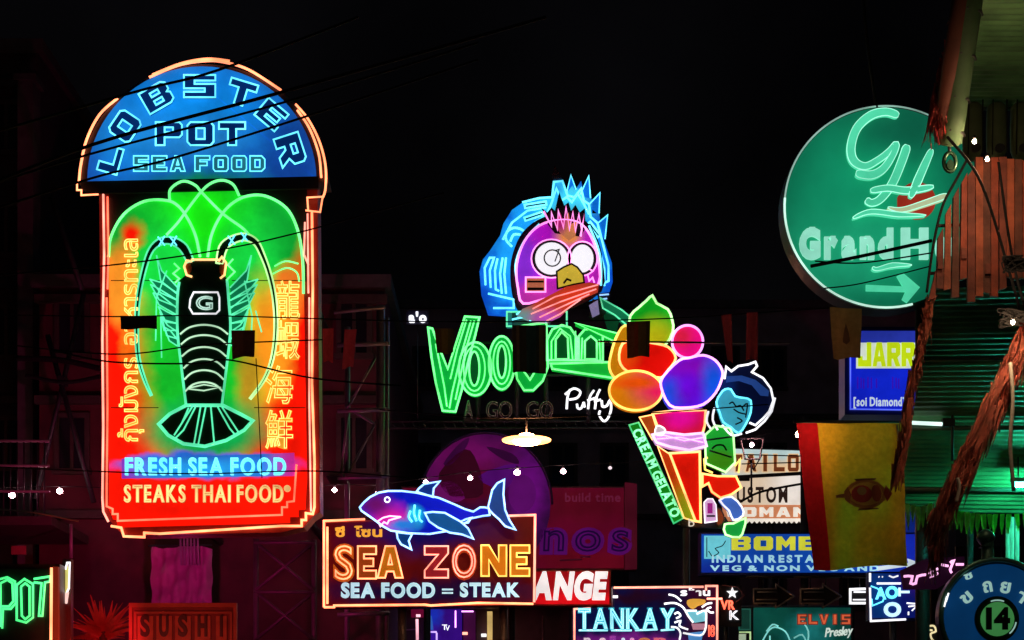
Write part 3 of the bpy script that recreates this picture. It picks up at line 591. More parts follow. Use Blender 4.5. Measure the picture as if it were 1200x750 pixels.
T.slab('wedge_plate', [(674, 382), (731, 396), (727, 407)], -.02, .18, print_glow_mat('bright green plate', srgb(20, 190, 60), s=.8)); T.tube('wedge_outline', [[(674, 382), (731, 396), (727, 407)]], 1.0, .2, N_GREEN, closed=True)
T.slab('arm_plate', [(703, 352), (728, 366), (740, 376), (733, 383), (720, 372), (706, 364)], -.02, .14, print_glow_mat('teal plate', srgb(20, 120, 80), s=.7)); T.tube('arm_outline', [[(703, 352), (728, 366), (740, 376), (733, 383), (720, 372), (706, 364)]], .9, .16, N_TEAL, closed=True)
T.slab('arm_joint', [(694, 352), (707, 356), (710, 368), (700, 378), (690, 372)], -.02, .1, BLACK); T.slab('arm_panel', [(690, 360), (700, 354), (702, 370), (694, 374)], .1, .13, print_glow_mat('lilac plate', srgb(150, 140, 190), s=.6))
T.slab('arm_joint', [(706, 366), (726, 374), (722, 392), (712, 386)], -.04, .06, print_glow_mat('deep green plate', srgb(6, 60, 34), s=.7))
T.words('A', (544, 470, 554, 490), None, .0, .02, edge=N_DIM, er=.7); T.words('GO', (570, 471, 600, 490), None, 0, .02, edge=N_DIM, er=.7, gap=.1); T.words('GO', (617, 471, 648, 490), None, 0, .02, edge=N_DIM, er=.7, gap=.1)
T.slab('caption_plate', rect(543, 490, 558, 495), -.02, .01, BLACK)
T.tube('caption_rail', [[(536, 493), (660, 492)]], 1, -.05, STEEL)
for a in ([(664, 480), (665, 466), (668, 457)], [(662, 463), (672, 456), (680, 460), (676, 467), (667, 469)], [(676, 474), (677, 479), (681, 479), (684, 472)], [(684, 472), (685, 478)], [(689, 480), (691, 466), (696, 458)], [(688, 470), (698, 467)], [(697, 480), (699, 466), (703, 457)], [(696, 471), (704, 469)], [(705, 470), (706, 477), (711, 476), (714, 470)], [(715, 468), (716, 480), (712, 491), (707, 494), (702, 487), (703, 482)]):
    T.tube('script_stroke', [a], 1.3, .05, N_WHITE, smooth=4)
# bird
for sp in ([(664, 226), (669, 205), (675, 222)], [(680, 228), (690, 206), (692, 232)], [(690, 240), (703, 226), (702, 250)], [(700, 262), (712, 252), (709, 280)]):
    sk = T.slab('spike', sp, -.08, -.01, print_glow_mat('blue spike', srgb(14, 110, 215), s=.9)); T.tube('spike_edge', [sp], .7, 0, N_CYAN, parent=sk)
back = [(564, 344), (562, 318), (566, 304), (574, 294), (586, 276), (590, 262), (600, 246), (613, 237), (630, 233), (646, 231), (648, 212), (659, 211), (665, 225), (671, 217), (674, 223), (681, 212), (685, 231), (694, 233), (694, 250), (702, 250), (707, 280), (717, 308), (718, 330), (714, 342), (702, 348), (640, 365), (602, 370), (572, 368)]
bk = T.slab('blue_glow_board', back, -.1, .0, print_glow_mat('blue glow board', srgb(8, 74, 190), [T.patch(640, 300, 66, 78, .3, srgb(24, 150, 235)), T.patch(665, 240, 30, 24, .6, srgb(60, 185, 215))], s=1.1, noise=.5))  # blue glow round the head is put into this plate's colour
T.slab('red_tip', [(647, 206), (650, 193), (656, 204), (659, 209), (649, 210)], -.1, 0, surf('dark red tip', (.08, .02, .03)))
T.tube('halo_tube', [[(569, 335), (568, 315), (574, 303), (579, 303), (574, 318), (575, 338)], [(583, 304), (580, 318), (581, 340), (585, 342)], [(589, 303), (586, 322), (588, 345)], [(593, 303), (591, 322), (593, 345)], [(572, 345), (602, 352), (602, 362), (578, 362)]], 1.2, .05, N_CYAN)
T.tube('halo_tube', [[(600, 290), (593, 282), (594, 273), (602, 268), (613, 271), (622, 283)], [(598, 284), (602, 276), (610, 276)]], 1.4, .05, N_CYAN, smooth=3)
T.tube('halo_tube', [[(612, 238), (632, 233), (647, 232), (649, 214), (659, 213), (665, 230), (673, 232), (681, 222), (684, 236), (690, 240), (692, 255), (700, 262), (706, 285), (713, 312), (713, 330), (700, 336)]], 1.2, .04, N_CYAN)
for a in ([(615, 243), (640, 239)], [(615, 258), (636, 251)], [(690, 262), (702, 278)]):
    p = band(a, 4); T.slab('halo_slot', p, 0, .03, BLACK); T.tube('halo_slot_tube', [p], 1.1, .05, N_CYAN, closed=True)
T.tube('halo_tube', [[(626, 262), (640, 254), (646, 240), (652, 222), (658, 236), (664, 232), (670, 238), (677, 228), (684, 240), (690, 252)], [(704, 300), (708, 316), (708, 336)], [(589, 282), (600, 262), (618, 248), (640, 244)]], 1.2, .05, N_CYAN)
T.tube('halo_tube', [[(606, 332), (604, 312), (610, 292), (620, 276), (632, 264)], [(704, 336), (704, 310), (700, 290), (690, 266)]], 1.5, .06, N_CYAN, smooth=4)  # tubes added round the head in place of its cyan glow
face = [(613, 358), (607, 340), (605, 318), (609, 298), (618, 280), (632, 267), (650, 261), (670, 261), (684, 268), (695, 286), (701, 308), (701, 335), (680, 343), (640, 352)]
T.slab('head_backplate', [(608, 366), (600, 345), (598, 315), (603, 292), (613, 273), (630, 259), (650, 253), (674, 254), (690, 264), (701, 284), (706, 308), (705, 342), (660, 366), (624, 370)], 0, .07, BLACK, smooth=3)  # black plate showing as a border round the head
hd = T.slab('bird_head', face, .07, .12, print_glow_mat('purple bird face', srgb(185, 35, 190), [T.patch(612, 310, 22, 50, .6, srgb(140, 45, 220)), T.patch(640, 275, 20, 14, .8, srgb(190, 20, 210)), T.patch(666, 277, 14, 14, .6, srgb(235, 150, 70)), T.patch(625, 350, 22, 16, .7, srgb(190, 50, 170))], s=.8), smooth=3)
T.tube('head_outline', [face], 1.3, .13, N_PINK, parent=hd, closed=True, smooth=3)
for cx, cy, rx, ry in ((646, 306, 20, 19.5), (682, 306, 14, 17)):
    T.slab('eye_ring', ell(cx, cy, rx+2.5, ry+2.5), .12, .14, BLACK); T.slab('eye', ell(cx, cy, rx-1, ry-1), .14, .17, print_glow_mat('white eye', (.95, .93, 1), s=1.0, dirt=.1))
    T.tube('eye_outline', [ell(cx, cy, rx+3.5, ry+3)], .8, .15, N_PINK, closed=True)
T.tube('pupil_ring', [ell(647, 306, 9.5, 9.5, 20), ], .8, .18, surf('grey pupil line', (.05, .05, .06)), closed=True); T.tube('pupil_stroke', [[(651, 297), (655, 296), (650, 310)]], .7, .18, surf('grey pupil line', (.05, .05, .06)))
bkp = [(652, 322), (660, 317), (669, 313), (676, 317), (683, 326), (684, 335), (672, 337), (653, 342)]
T.slab('beak', bkp, .14, .2, print_glow_mat('yellow beak', srgb(215, 185, 60), s=.85)); T.tube('beak_outline', [bkp, ], 1.1, .2, BLACK, closed=True); T.tube('nostril', [[(660, 336), (664, 331), (669, 333)]], 1.2, .21, BLACK)
T.slab('cheek_badge', rect(616, 329, 638, 345), .13, .15, print_glow_mat('salmon badge', srgb(200, 110, 80), s=.7)); T.tube('badge_frame', [rect(616, 328, 639, 345)], .9, .16, N_PINK, closed=True); T.slab('badge_bar', rect(618, 340, 637, 343), .15, .165, BLACK)
T.slab('badge_bar', rect(618, 332, 637, 334), .15, .165, BLACK)
sc2 = [(622, 362), (640, 352), (663, 340), (690, 335), (701, 337), (700, 345), (684, 352), (668, 362), (656, 374), (640, 381), (624, 380), (606, 374), (612, 366)]
sf = T.slab('scarf', sc2, .12, .22, print_glow_mat('scarf print', srgb(190, 60, 40), [T.patch(612, 375, 20, 10, .8, srgb(110, 150, 150)), T.patch(640, 376, 16, 8, .8, srgb(190, 80, 190)), T.patch(672, 350, 18, 8, .7, srgb(220, 60, 30))], s=.8))
T.tube('scarf_fold', [[(624, 366), (650, 352), (700, 338)], [(622, 372), (656, 358), (698, 343)], [(640, 380), (656, 372), (680, 355)], [(632, 376), (655, 365), (690, 349)]], .8, .23, neon('neon salmon', (1, .3, .3), 1.4), parent=sf)
T.tube('scarf_edge', [[(605, 372), (615, 366), (630, 370), (640, 381)], [(600, 378), (618, 374), (622, 380)]], 1.0, .2, N_CYAN)
T.slab('crest_backplate', [(634, 246), (641, 252), (646, 246), (650, 250), (655, 228), (661, 244), (666, 240), (669, 250), (674, 243), (679, 252), (685, 247), (686, 270), (680, 280), (650, 276), (642, 266)], .12, .14, BLACK)  # black zigzag plate behind the crest tubes
T.tube('crest_tube', [[(637, 251), (646, 268), (646, 252), (653, 272), (654, 250), (660, 270), (663, 246), (667, 272), (671, 252), (674, 274), (678, 254), (681, 272), (684, 256), (680, 280)]], 1.2, .15, N_PINK)
T.slab('crest', [(650, 266), (656, 252), (660, 262), (666, 252), (668, 266), (676, 262), (674, 280), (666, 285), (656, 276)], .12, .145, print_glow_mat('orange crest', srgb(225, 140, 90), [T.patch(655, 262, 8, 14, .6, srgb(190, 40, 130))], s=.7))
T.tube('whisker', [[(688, 324), (690, 332), (694, 328), (696, 334)], [(690, 318), (695, 321)]], .8, .15, N_PINK)
T.slab('mount_frame', [(594, 366), (602, 366), (602, 384), (594, 384)], -.05, .04, print_glow_mat('pale teal frame', srgb(40, 130, 130), s=.6)); T.slab('speaker_box', rect(600, 367, 645, 384), -.05, .08, surf('dull teal board', (.05, .12, .12), .5)); T.tube('board_frame', [rect(594, 367, 664, 384)], 1, .1, N_TEAL, closed=True)
T.slab('side_bracket', [(700, 346), (716, 344), (713, 358), (702, 356)], 0, .1, BLACK); T.tube('bracket_tube', [[(702, 348), (713, 347)], [(704, 353), (711, 352)]], .9, .12, N_BLUE)
for x, y0, y1 in ((606, 300, 493), (560, 420, 493), (690, 400, 493), (640, 400, 493)): T.tube('mast', [[(x, y0), (x, y1)]], 3, -.2, STEEL)
T.tube('girder', [[(440, 490), (948, 490)], [(440, 498), (948, 498)]], 1.3, -.3, STEEL)
for i in range(40): T.tube('girder_web', [[(445+i*12, 490), (451+i*12, 498)]], .6, -.3, STEEL)
T.post(946, 484, -.3, .07)
s3 = T.tube('tie_bar', [[(520, 400), (712, 398)], [(540, 440), (712, 436)]], 2, -.15, STEEL)
T = Thing('caption_sign', 'tiny bright white neon lettering just above the green letter V', 'neon sign', 488, 380, 31)
T.slab('plate', rect(476, 364, 502, 380), -.06, 0, surf('navy plate', (.01, .01, .04))); T.words("a'o", (479, 367, 500, 378), neon('neon caption', (.9, .92, 1), 1.6), .02, .03, .05, gap=.1); T.tube('drop_rod', [[(489, 380), (489, 489)]], .8, -.1, STEEL)

# ================================================================ gelato sign
T = Thing('gelato_sign', 'colourful neon gelato cone hugged by a navy-haired cartoon child in green shirt', 'neon sign', 800, 632, 28)
def blob(nm, pl, mat, tube_, r=1.4, d0=0, d1=.1, sm=3):
    o = T.slab(nm, pl, d0, d1, mat, smooth=sm or None); T.tube(nm+'_outline', [pl], r, d1+.015, tube_, parent=o, closed=True, smooth=sm); return o
N_PEACH = neon('neon peach', (1, .42, .12), 2.6); N_LILAC = neon('neon lilac', (.95, .35, 1), 2.2); N_PALEG = neon('neon pale green', (.45, 1, .35), 1.9)
blob('mint_scoop', [(738, 372), (748, 362), (757, 354), (764, 348), (769, 357), (782, 364), (787, 376), (788, 390), (778, 407), (764, 405), (745, 402), (738, 390)], print_glow_mat('mint scoop', srgb(14, 165, 30), [T.patch(768, 398, 20, 20, .8, srgb(190, 190, 20))], s=.85), N_PALEG, d0=-.02, d1=.07, sm=2)
blob('mango_scoop', [(732, 382), (722, 396), (716, 415), (714, 432), (722, 444), (738, 440), (735, 410), (745, 392)], print_glow_mat('mango scoop', srgb(180, 120, 10), s=.8), N_YEL, d0=-.06, d1=.02)
blob('cherry_scoop', [(729, 405), (745, 402), (762, 404), (782, 409), (791, 422), (782, 436), (773, 445), (754, 440), (734, 437), (725, 424)], print_glow_mat('cherry scoop', srgb(225, 14, 6), [T.patch(735, 415, 12, 20, .8, srgb(225, 70, 10))], s=.85), N_PEACH, d1=.12)
blob('orange_scoop', ell(744, 461, 31, 23, 20), print_glow_mat('orange scoop', srgb(215, 120, 10), [T.patch(770, 455, 26, 22, .8, srgb(225, 20, 90)), T.patch(745, 452, 26, 7, .7, srgb(230, 80, 10))], s=.85), N_YEL, d1=.2)
blob('pink_scoop', ell(805, 402, 18, 19, 18), print_glow_mat('pink scoop', srgb(235, 10, 130), [T.patch(798, 395, 12, 12, .8, srgb(225, 30, 70))], s=.85), N_LILAC, d0=-.02, d1=.08)
blob('blueberry_scoop', [(794, 427), (806, 424), (822, 421), (836, 427), (844, 439), (843, 450), (836, 465), (822, 478), (801, 482), (783, 479), (773, 458), (776, 445)], print_glow_mat('blueberry scoop', srgb(80, 20, 220), [T.patch(812, 435, 30, 15, .8, srgb(130, 10, 190)), T.patch(835, 452, 14, 24, .8, srgb(20, 90, 240)), T.patch(785, 465, 14, 14, .8, srgb(30, 80, 240)), T.patch(805, 460, 14, 16, .8, srgb(110, 10, 225))], s=.85), N_LILAC, d1=.26)
blob('berry_scoop', [(764, 486), (790, 483), (826, 482), (825, 500), (822, 511), (800, 514), (774, 511), (768, 497)], print_glow_mat('berry scoop', srgb(205, 15, 60), [T.patch(796, 490, 18, 12, .8, srgb(225, 8, 150))], s=.85), N_PEACH, d1=.1, sm=0)
blob('cone', [(784, 533), (819, 531), (820, 613), (814, 612)], print_glow_mat('red cone', srgb(225, 22, 6), s=.85), N_PEACH, sm=0, d1=.12)
blob('cone_side', [(770, 524), (785, 534), (814, 612), (801, 608)], print_glow_mat('orange cone side', srgb(175, 52, 8), [T.patch(806, 600, 18, 26, .9, srgb(130, 150, 20))], s=.85), N_PEACH, sm=0, r=.8, d1=.08)
blob('wrapper', [(749, 490), (764, 487), (772, 512), (764, 516)], print_glow_mat('amber flap', srgb(160, 70, 20), s=.8), N_PEACH, sm=0, r=.7, d1=.05)
blob('arm_sleeve', [(763, 513), (778, 510), (800, 513), (822, 511), (826, 526), (806, 531), (784, 527), (768, 522)], print_glow_mat('lilac sleeve', srgb(205, 150, 215), s=.85), neon('neon faint lilac', (.9, .6, 1), 1.4), sm=0, d1=.24)
T.tube('sleeve_fold', [[(768, 518), (795, 516), (822, 522)], [(774, 513), (800, 520), (824, 516)]], .6, .26, N_LILAC)
blob('hand', [(766, 512), (768, 503), (774, 504), (778, 508), (774, 514)], print_glow_mat('cream hand', srgb(210, 190, 200), s=.8), N_WHITE, sm=2, r=.8, d1=.26)
bn = T.slab('banner', [(737, 499), (748, 496), (800, 608), (789, 614)], -.02, .05, print_glow_mat('green banner', srgb(18, 130, 24), s=.8)); T.tube('banner_outline', [[(737, 499), (748, 496), (800, 608), (789, 614)]], .9, .06, N_DEEPGREEN, parent=bn, closed=True)
T.words('CREAM GELATO', (768.5-56, 555.5-5.5, 768.5+56, 555.5+5.5), print_glow_mat('dark green letter', srgb(8, 70, 24), s=.5), .06, .03, .04, edge=neon('neon mint thin', (.2, 1, .4), 1.5), er=.7, rot=65.2, gap=.14)
T.slab('dark_base', [(786, 612), (850, 606), (858, 620), (800, 618)], -.03, .03, BLACK)
hair = [(848, 444), (849, 433), (855, 437), (864, 430), (883, 427), (878, 437), (893, 446), (902, 457), (904, 471), (896, 489), (886, 499), (872, 497), (848, 488), (840, 470), (843, 458)]
hr = T.slab('hair', hair, .0, .1, print_glow_mat('navy hair', srgb(6, 14, 48), [T.patch(850, 455, 10, 20, .7, srgb(10, 34, 90))], s=.7))
T.tube('hair_outline', [[(848, 446), (850, 432), (856, 437), (864, 431), (876, 429), (884, 426), (886, 431), (880, 438), (893, 445), (902, 457), (905, 471), (900, 484), (893, 492), (884, 500), (877, 497)], [(907, 468), (903, 484), (895, 495), (884, 505), (873, 509)]], 1.2, .12, N_WHITE, parent=hr)
T.slab('hair_stripe', [(850, 443), (868, 442), (884, 447), (900, 460), (899, 466), (890, 465), (880, 453), (865, 448), (850, 450)], .1, .12, print_glow_mat('blue hair stripe', srgb(38, 74, 150), s=.7), parent=hr)  # lighter blue stripe in the drawn hair
blob('face', [(838, 474), (843, 464), (848, 459), (855, 459), (860, 467), (870, 469), (878, 472), (878, 486), (872, 500), (864, 510), (855, 503), (846, 497), (842, 486)], print_glow_mat('aqua face', srgb(60, 165, 190), s=.8), N_CYAN, sm=2, r=1.1, d1=.16)
T.tube('face_features', [[(853, 476), (857, 474), (861, 479), (866, 478), (870, 484)], [(858, 482), (864, 486), (872, 488)], [(862, 492), (868, 496), (860, 500)], [(868, 480), (874, 476), (872, 492)]], .9, .18, BLACK, smooth=3)
T.tube('collar_tube', [[(829, 484), (827, 496), (833, 506)], [(836, 480), (834, 494), (840, 506)], [(845, 500), (856, 512), (868, 510)]], 1.2, .14, N_WHITE, smooth=3)
blob('shirt', [(825, 512), (837, 501), (854, 504), (858, 513), (860, 544), (849, 555), (826, 545)], print_glow_mat('green shirt', srgb(30, 165, 50), [T.patch(842, 542, 20, 12, .5, srgb(60, 140, 20))], s=.85), N_PALEG, sm=0, r=1.2, d1=.14)
T.tube('shirt_pocket', [[(833, 528), (838, 524), (846, 524), (850, 530)], [(830, 530), (856, 538)], [(826, 518), (856, 514)]], 1.1, .155, surf('dark seam', (.01, .06, .02)), smooth=3)
T.tube('elbow_tube', [[(828, 538), (824, 540), (825, 552), (834, 556)], [(860, 548), (866, 540), (864, 556)]], 1.1, .15, N_YEL)
blob('shorts', [(822, 557), (840, 560), (861, 560), (867, 573), (856, 581), (843, 585), (833, 578), (829, 568), (822, 572)], print_glow_mat('red shorts', srgb(225, 26, 8), s=.85), N_PEACH, sm=0, r=1.2, d1=.14)
blob('leg', [(842, 588), (856, 584), (868, 596), (869, 606), (858, 611), (853, 600)], print_glow_mat('blue leg', srgb(70, 110, 200), s=.8), N_WHITE, sm=2, r=1.1, d1=.14)
blob('leg', [(839, 597), (845, 600), (848, 610), (842, 617), (838, 612)], print_glow_mat('brown leg', srgb(140, 60, 30), s=.7), surf('brown rim', (.2, .08, .04)), sm=2, r=.8, d1=.08)
blob('shoe', [(848, 616), (858, 615), (872, 609), (870, 622), (865, 631), (849, 628)], print_glow_mat('green shoe', srgb(24, 155, 60), s=.85), N_PALEG, sm=2, r=1.2, d1=.14)
blob('logo_box', [(824, 590), (828, 586), (834, 586), (838, 593), (839, 612), (825, 614)], print_glow_mat('white logo box', srgb(215, 170, 215), s=.9), N_WHITE, sm=0, r=.6, d1=.12)
T.slab('logo_mark', rect(828, 591, 834, 603), .12, .13, print_glow_mat('magenta logo', srgb(170, 40, 140), s=.8)); T.slab('logo_text', rect(827, 605, 837, 607), .12, .13, BLACK)
T.words('b', (806, 609, 813, 618), print_glow_mat('white b', srgb(230, 220, 200), s=.9), .1, .02)
T.post(806, 600, -.25, .06)
for y in (430, 560): T.tube('tie_bar', [[(740 if y < 500 else 780, y), (880, y)]], 2, -.15, STEEL)
# ================================================================ round green sign
T = Thing('round_sign', 'large round glowing green sign with pale script initials and an arrow', 'sign', 1038, 364, 16)
T.slab('drum', ell(1038, 243, 121, 120, 64), -.25, 0, surf('green drum', (.03, .05, .04), .5))
T.slab('face', ell(1038, 243, 117.5, 116.5, 64), 0, .01, print_glow_mat('green round face', srgb(8, 66, 52), [T.patch(1020, 240, 95, 105, .9, srgb(20, 158, 112)), T.patch(985, 300, 60, 40, .9, srgb(30, 165, 120)), T.patch(1070, 150, 60, 30, .9, srgb(14, 100, 74))], s=.8, noise=.08, dirt=.2), label=None)  # brighter middle and darker edge are glow painted into the face
T.tube('rim_tube', [ell(1038, 243, 119, 118, 40, 60, 190)], 1.0, .02, neon('neon faint rim', (.5, .8, .7), .5)); T.tube('rim_tube', [ell(1038, 243, 119, 118, 30, 175, 285)], 1.3, .02, neon('neon pale rim', (.6, .95, .8), 1.1))
GL = print_glow_mat('mint script face', srgb(85, 225, 175), s=.9); N_MINT = neon('neon mint', (.4, 1, .75), 1.1)
q = lambda L: [(900+x/2.777, 110+y/2.777) for x, y in L]
for nm, pth, wd in (('initial', [(420, 78), (380, 66), (330, 78), (285, 120), (266, 180), (275, 225), (312, 243), (355, 222), (390, 195), (412, 172), (402, 205), (370, 252), (330, 272), (282, 266)], [10, 11, 12, 12, 12, 12, 10, 9, 9, 9, 9, 11, 12, 11]),
                    ('initial', [(450, 172), (432, 225), (402, 295), (365, 345), (335, 360), (316, 350)], [12, 12, 12, 11, 10, 10]), ('initial', [(528, 188), (505, 238), (482, 290), (458, 345)], [8, 11, 12, 8]), ('initial', [(330, 322), (385, 314), (450, 322), (532, 310)], [8, 9, 10, 7]),
                    ('swoosh', [(272, 412), (330, 392), (420, 402), (506, 405)], [4, 7, 7, 2]), ('swoosh', [(385, 378), (430, 386), (500, 366), (574, 340)], [3, 7, 8, 9]), ('swoosh', [(335, 572), (350, 578), (400, 566), (460, 566)], [4, 5, 7, 2])):
    z = .035 if nm != 'swoosh' else .05
    T.strip(nm, q(pth), [w_*.8 for w_ in wd], .012, z+.006*len(pth)%.03, GL if pth[0] != (385, 378) else print_glow_mat('cream swoosh', srgb(190, 205, 160), s=.85), edge=N_MINT, er=.5)
T.slab('red_sun', [(1051, 232)]+[(1074+22*math.cos(math.radians(a)), 236-22*math.sin(math.radians(a))) for a in range(130, -120, -14)]+[(1051, 246)], .01, .02, print_glow_mat('red sun print', srgb(160, 42, 28), s=.8))
T.words('Grand', (936, 271, 1046, 302), print_glow_mat('sage letter face', srgb(150, 232, 205), s=.95), .012, .03, .07, gap=.2, serif=True)
T.words('H', (1055, 271, 1087, 302), print_glow_mat('sage letter face', srgb(150, 232, 205), s=.95), .012, .03, .07, gap=.2, serif=True)
T.words('otel', (1095, 271, 1146, 302), print_glow_mat('sage letter face', srgb(150, 232, 205), s=.95), .012, .03, .07, gap=.2, serif=True)
T.slab('arrow', [(1014, 335), (1057, 337), (1050, 325), (1057, 321), (1077, 338), (1062, 356), (1056, 352), (1060, 343), (1014, 342)], .012, .04, GL)
T.post(1090, 260, -.3, .07); T.tube('stay_rod', [[(1030, 125), (1020, 60), (1012, -20)]], 1.2, -.1, STEEL)

# blue box sign
T = Thing('box_sign', 'deep blue light box with yellow letters on a white strip under the round green sign', 'sign', 1035, 484, 22)
T.slab('case', rect(990, 383, 1130, 486), -.4, 0, surf('navy casing', (.02, .03, .15), .4))
T.slab('face', rect(996, 388, 1126, 480), 0, .012, print_glow_mat('blue box face', srgb(14, 26, 190), [T.patch(1060, 395, 90, 12, .6, srgb(40, 55, 170)), T.patch(1050, 450, 60, 30, .7, srgb(18, 40, 215))], s=.85))
T.slab('white_strip', rect(1003, 402, 1110, 432), .012, .02, print_glow_mat('white strip', srgb(215, 225, 215), s=.85))
T.words("JARRY", (1005, 402, 1088, 430), print_glow_mat('lime letter', srgb(195, 220, 20), s=.95), .02, .02, .075, gap=.12, block=True)
for i, x in enumerate((1004, 1008, 1011, 1016, 1020, 1026, 1045, 1049, 1052)): T.slab('faded_stroke', rect(x, 442+i % 3, x+1.6, 456-i % 2), .012, .02, print_glow_mat('violet letter', srgb(60, 20, 200), s=.7))
T.words('[soi Diamond]', (1000, 466, 1060, 476), print_glow_mat('white small letter', srgb(210, 225, 235), s=.9), .012, .02, .02, joined=True, name='lettering')
T.tube('frame_tube', [[(996, 389), (996, 480), (1065, 481)]], .8, .03, neon('neon deep blue', (.1, .15, 1), 1.1)); T.post(1100, 440, -.3, .06)

# tailor board
T = Thing('tailor_sign', 'bright cream tailor signboard in three rows behind the cartoon child', 'sign', 900, 613, 33)
T.slab('case', [(842, 524), (950, 527), (952, 613), (846, 613)], -.25, 0, CASE)
CR = print_glow_mat('cream board', srgb(225, 200, 170), [T.patch(930, 560, 25, 60, .9, srgb(245, 235, 225))], s=.9, dirt=.3)
T.slab('top_board', [(844, 526), (948, 529), (948, 554), (846, 559)], 0, .05, print_glow_mat('pale board', srgb(190, 215, 215), [T.patch(900, 548, 60, 8, .8, srgb(230, 200, 160))], s=.9)); T.slab('middle_board', [(846, 562), (948, 557), (950, 592), (846, 592)], 0, .06, CR); T.slab('lower_board', [(846, 592), (950, 592), (950, 611), (848, 611)], 0, .04, print_glow_mat('brown board', srgb(205, 130, 90), s=.85))
BR = print_glow_mat('brown letter', srgb(125, 62, 32), s=.7)
T.words('TAILOR', (856, 533, 952, 554), BR, .05, .03, .045, gap=.2, block=True, edge=print_glow_mat('sand edge', srgb(240, 200, 150), s=.9), er=.6)
T.words('CUSTOM', (850, 572, 922, 589), print_glow_mat('black brown letter', srgb(50, 34, 28), s=.6), .06, .03, .03, gap=.3); T.words('WOMAN', (850, 595, 945, 606), print_glow_mat('white row letter', srgb(250, 240, 225), s=.95), .04, .03, .05, gap=.25, block=True)
T.slab('gap_rail', [(843, 559), (950, 553), (950, 557), (843, 563)], .05, .1, BLACK); T.tube('power_strip', [[(872, 534), (944, 536)], [(868, 545), (944, 543)], [(875, 535), (882, 552), (892, 534)]], .7, .12, CABLE)
T.slab('tooth_strip', [(875+i*2.9, 611 if i % 2 else 614) for i in range(26)]+[(948, 608), (875, 608)], .04, .055, print_glow_mat('white row letter', srgb(250, 240, 225), s=.95)); T.post(905, 580, -.2, .06)
T = Thing('restaurant_board', 'long deep blue light box with yellow capitals advertising Indian food', 'sign', 950, 673, 30)
T.slab('case', rect(820, 624, 1084, 674), -.3, 0, surf('navy casing', (.02, .03, .15), .4))
T.slab('face', rect(822, 626, 1082, 671), 0, .012, print_glow_mat('royal blue face', srgb(16, 70, 170), [T.patch(1060, 640, 40, 40, .7, srgb(20, 40, 170)), T.patch(840, 668, 40, 10, .8, srgb(14, 40, 140))], s=.85))
T.slab('picture_panel', rect(825, 628, 856, 655), .012, .03, print_glow_mat('aqua picture', srgb(110, 210, 225), s=.85)); T.tube('picture_sketch', [[(836, 652), (842, 648), (838, 643), (846, 640), (850, 634)], [(830, 646), (834, 652)], [(828, 630), (828, 653)]], .6, .035, surf('sketch line', (.03, .15, .2)), smooth=3)
T.words('BOMBAY', (857, 629, 1010, 645), print_glow_mat('yellow wide letter', srgb(215, 215, 60), s=.9), .012, .03, .06, gap=.2, block=True)
PB = print_glow_mat('pale blue letter', srgb(170, 225, 240), s=.9)
T.words('INDIAN RESTAURANT', (834, 651, 1016, 659), PB, .012, .02, .04, joined=True, name='lettering', gap=.3); T.words('VEG & NON VEG AND', (832, 663, 1030, 669), PB, .012, .02, .04, joined=True, name='lettering', gap=.3)
T.slab('white_arrow', [(1028, 664), (1064, 660), (1063, 655), (1078, 660), (1062, 668), (1062, 664), (1028, 669)], .012, .05, print_glow_mat('white small letter', srgb(210, 225, 235), s=.9)); T.post(1000, 650, -.2, .06)
T.slab('blue_wing', rect(1060, 575, 1083, 624), -.1, .0, print_glow_mat('dim blue wing', srgb(16, 40, 130), s=.7))

# arrows
for i, (x, lit) in enumerate(((883, 0), (938, 0), (996, 1))):
    T = Thing('arrow_sign', ('unlit outlined arrow pointing right, nearer the little red letters', 'unlit outlined arrow pointing right, directly above the green singer board', 'brightly lit white outlined arrow pointing into the small blue sign')[i], 'neon arrow', x+24, 712, 27.5, 'arrow outlines hung in a row')
    pl = [(x, 691), (x+26, 690), (x+26, 685), (x+47, 699), (x+26, 712), (x+26, 707), (x, 707)]
    T.slab('back_plate', pl, -.08, 0, BLACK)
    T.tube('arrow_outline', [pl], 1.5 if lit else 1.0, .03, N_WHITE if lit else N_DIM, closed=True); T.tube('inner_outline', [[(x+4, 694), (x+27, 694)], [(x+3, 703), (x+28, 703)]], .8, .03, N_WHITE if lit else N_DIM)
    T.tube('hanger', [[(x+12, 690), (x+12, 676)], [(x+30, 690), (x+30, 676)]], .8, -.04, STEEL); T.tube('hanger_rail', [[(x-8, 676), (x+47, 676)]], 1.4, -.04, STEEL)
T = Thing('star_sign', 'small white star over little upright red letters beside the blue lettered sign', 'neon sign', 856, 735, 27)
T.slab('back_plate', rect(843, 686, 869, 734), -.06, 0, BLACK)
T.slab('star', [(858+(7 if i % 2 == 0 else 3)*math.sin(i*math.pi/5), 695-(7 if i % 2 == 0 else 3)*math.cos(i*math.pi/5)) for i in range(10)], .0, .03, neon('neon star', (1, 1, 1), 1.2))
T.words('VR', (845, 704, 860, 714), None, .0, .02, edge=N_RED, er=.6, name='letter_tube'); T.words('K', (855, 716, 865, 726), None, .0, .02, edge=N_WHITE, er=.5); T.tube('chevron', [[(846, 686), (864, 688), (872, 698), (862, 706)]], .5, .02, surf('thin pink glass', (.35, .1, .12))); T.post(852, 720, -.1, .04)

